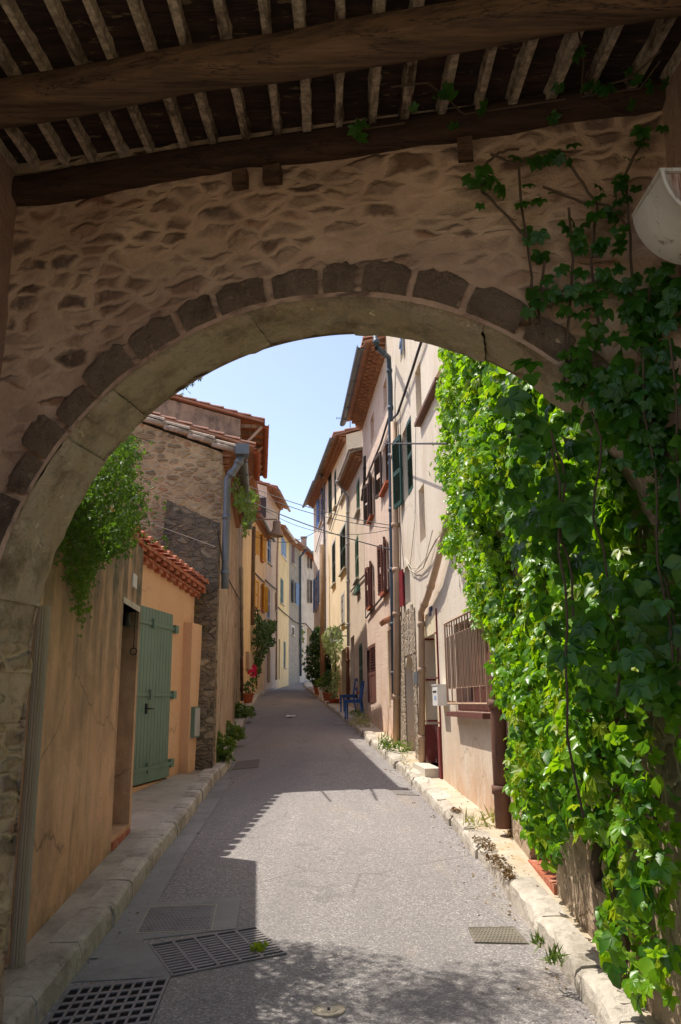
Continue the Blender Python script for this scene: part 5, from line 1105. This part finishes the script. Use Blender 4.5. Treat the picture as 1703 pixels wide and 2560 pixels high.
pot('low pot with spreading shrub beside the grey downpipe foot',gp_(745,1700),.3,.3,M['terra'],pk=260,ph=.6,pr=.8,psz=(.12,.2))
pot('terracotta pot in the shade behind the white pot',gp_(800,1738),.15,.25,M['terra'],pk=100,ph=.3,pr=.2)
# hibiscus-like red flower on a stem
g=G(630,1752,.12); fp=atY(633,1677,g.y); fl=thing('flowering_plant','single bright pink red flower over green leaf by left wall','flower',(g.x,g.y,g.z)); m=MB(); m.tube([g,fp],.015,5); m.build('stem',DK,fl)
RED=leafmat('pink_red_petal',(214,30,80),(230,50,100),(200,20,60),.3,(230,40,90)); scatter('petals',RED,[fp+Vector((rnd.gauss(0,.05),rnd.gauss(0,.05),rnd.gauss(0,.06))) for _ in range(26)],[(.2,-1,.2)]*26,(.12,.2),leaflet(.5,.1,.1,True),fl,.4,.2)
scatter('leaves',MD,[fp+Vector((rnd.gauss(0,.06),0,-.3+rnd.gauss(0,.05))) for _ in range(16)],[(.2,-1,.4)]*16,(.1,.18),leaflet(.45,.1,.1,True),fl,.5,.4)
# ------------------------------------------------------------ street lamp, overhead wires, antenna
u,z=L4.px(633,1306); lp=atY(692,1322,L4.W(L4.L*.55,0).y); wl=Vector((lp.x-.85,lp.y+.1,lp.z+.32))
lamp=thing('street_lamp','beige bell shaped street lamp on a horizontal arm from left wall','street lamp',wl)
m=MB(); m.tube([wl,Vector((lp.x,lp.y,lp.z+.3)),Vector((lp.x,lp.y,lp.z+.22))],.022,8); m.build('arm',M['beigepipe'],lamp)
m=MB(); m.lathe(lp,[(.03,.26),(.11,.24),(.125,.2),(.13,.0),(.2,-.14),(.215,-.24),(.205,-.24),(.19,-.14),(.12,.0)],24,cap=False); m.build('shade',M['beigepipe'],lamp,True)
m=MB(); m.lathe(lp,[(.02,-.2),(.06,-.15),(.07,-.08),(.04,.0)],14); m.build('bulb',M['white'],lamp,True)
def wire(label,a,b,sag,r_=.008):
    a,b=Vector(a),Vector(b); m=MB(); m.tube([a+(b-a)*i/24-Vector((0,0,sag*4*(i/24)*(1-i/24))) for i in range(25)],r_,5); tag(m.build('overhead_cable',M['cable'],None,True),label,'cable','overhead cables across the street')
eR=atY(975,1313,14.75)
wire('uppermost overhead cable crossing from the vine hung gutter to the pink house corner',atY(594,1203,18),eR,.12)
wire('second overhead cable from the top, running just under the uppermost',atY(594,1212,18),eR-Vector((0,0,.06)),.16)
wire('thin overhead cable, third from the top where it crosses the sky',atY(600,1228,18.5),atY(974,1324,14.8),.45,.006)
wire('thick overhead cable, lowest where it meets the pink house corner',atY(598,1240,18),atY(984,1376,14.6),.1,.012)
wire('slack overhead cable passing in front of the yellow shutters',atY(630,1337,30),atY(812,1312,33),.5,.012)
wire('horizontal grey stay cable from the pink house window into the creeper',R2.W(*R2.px(962,1109,.25),.25),R1.W(*R1.px(1118,1109,.3),.3),.0,.012)
an=atY(860,1045,27); at_=thing('roof_antenna','dark television aerial above the cream house roof','antenna',an-Vector((0,0,.9))); m=MB(); m.tube([an-Vector((-.22,0,.9)),an+Vector((.22,0,.05))],.015,5); m.build('mast',M['iron'],at_); m=MB(); m.tube([an-Vector((.28,0,0)),an+Vector((.28,0,0))],.01,4)
for k in range(7): xx=-.26+k*.085; m.tube([an+Vector((xx,-.12,0)),an+Vector((xx,.12,0))],.006,4); m.tube([an+Vector((xx,0,-.05)),an+Vector((xx,0,.05))],.006,4)
m.build('boom',M['iron'],at_)

# dry leaves and grit gathered along the kerbs
P=[];Nn=[]
for i in range(260):
    y=rnd.uniform(3.6,12)
    if rnd.random()<.6: x=ip(RK,y)-abs(rnd.gauss(0,.12)); z=zr(x,y)+.006
    elif rnd.random()<.5: x=ip(RK,y)+rnd.uniform(.1,.34); z=S*y+.135
    else: x=ip(LK,y)+abs(rnd.gauss(0,.15)); z=zr(x,y)+.008
    P.append((x,y,z)); Nn.append((0,0,1.))
LIT=leafmat('dead_leaf',(120,92,54),(156,128,78),(86,70,44),.1,(140,110,60))
o=scatter('leaf_litter',LIT,P,Nn,(.012,.03),leaflet(.4,.25,.2,True),None,.25,0); tag(o,'scattered dry leaves lying along the foot of the kerbs','leaf litter',None,'stuff')
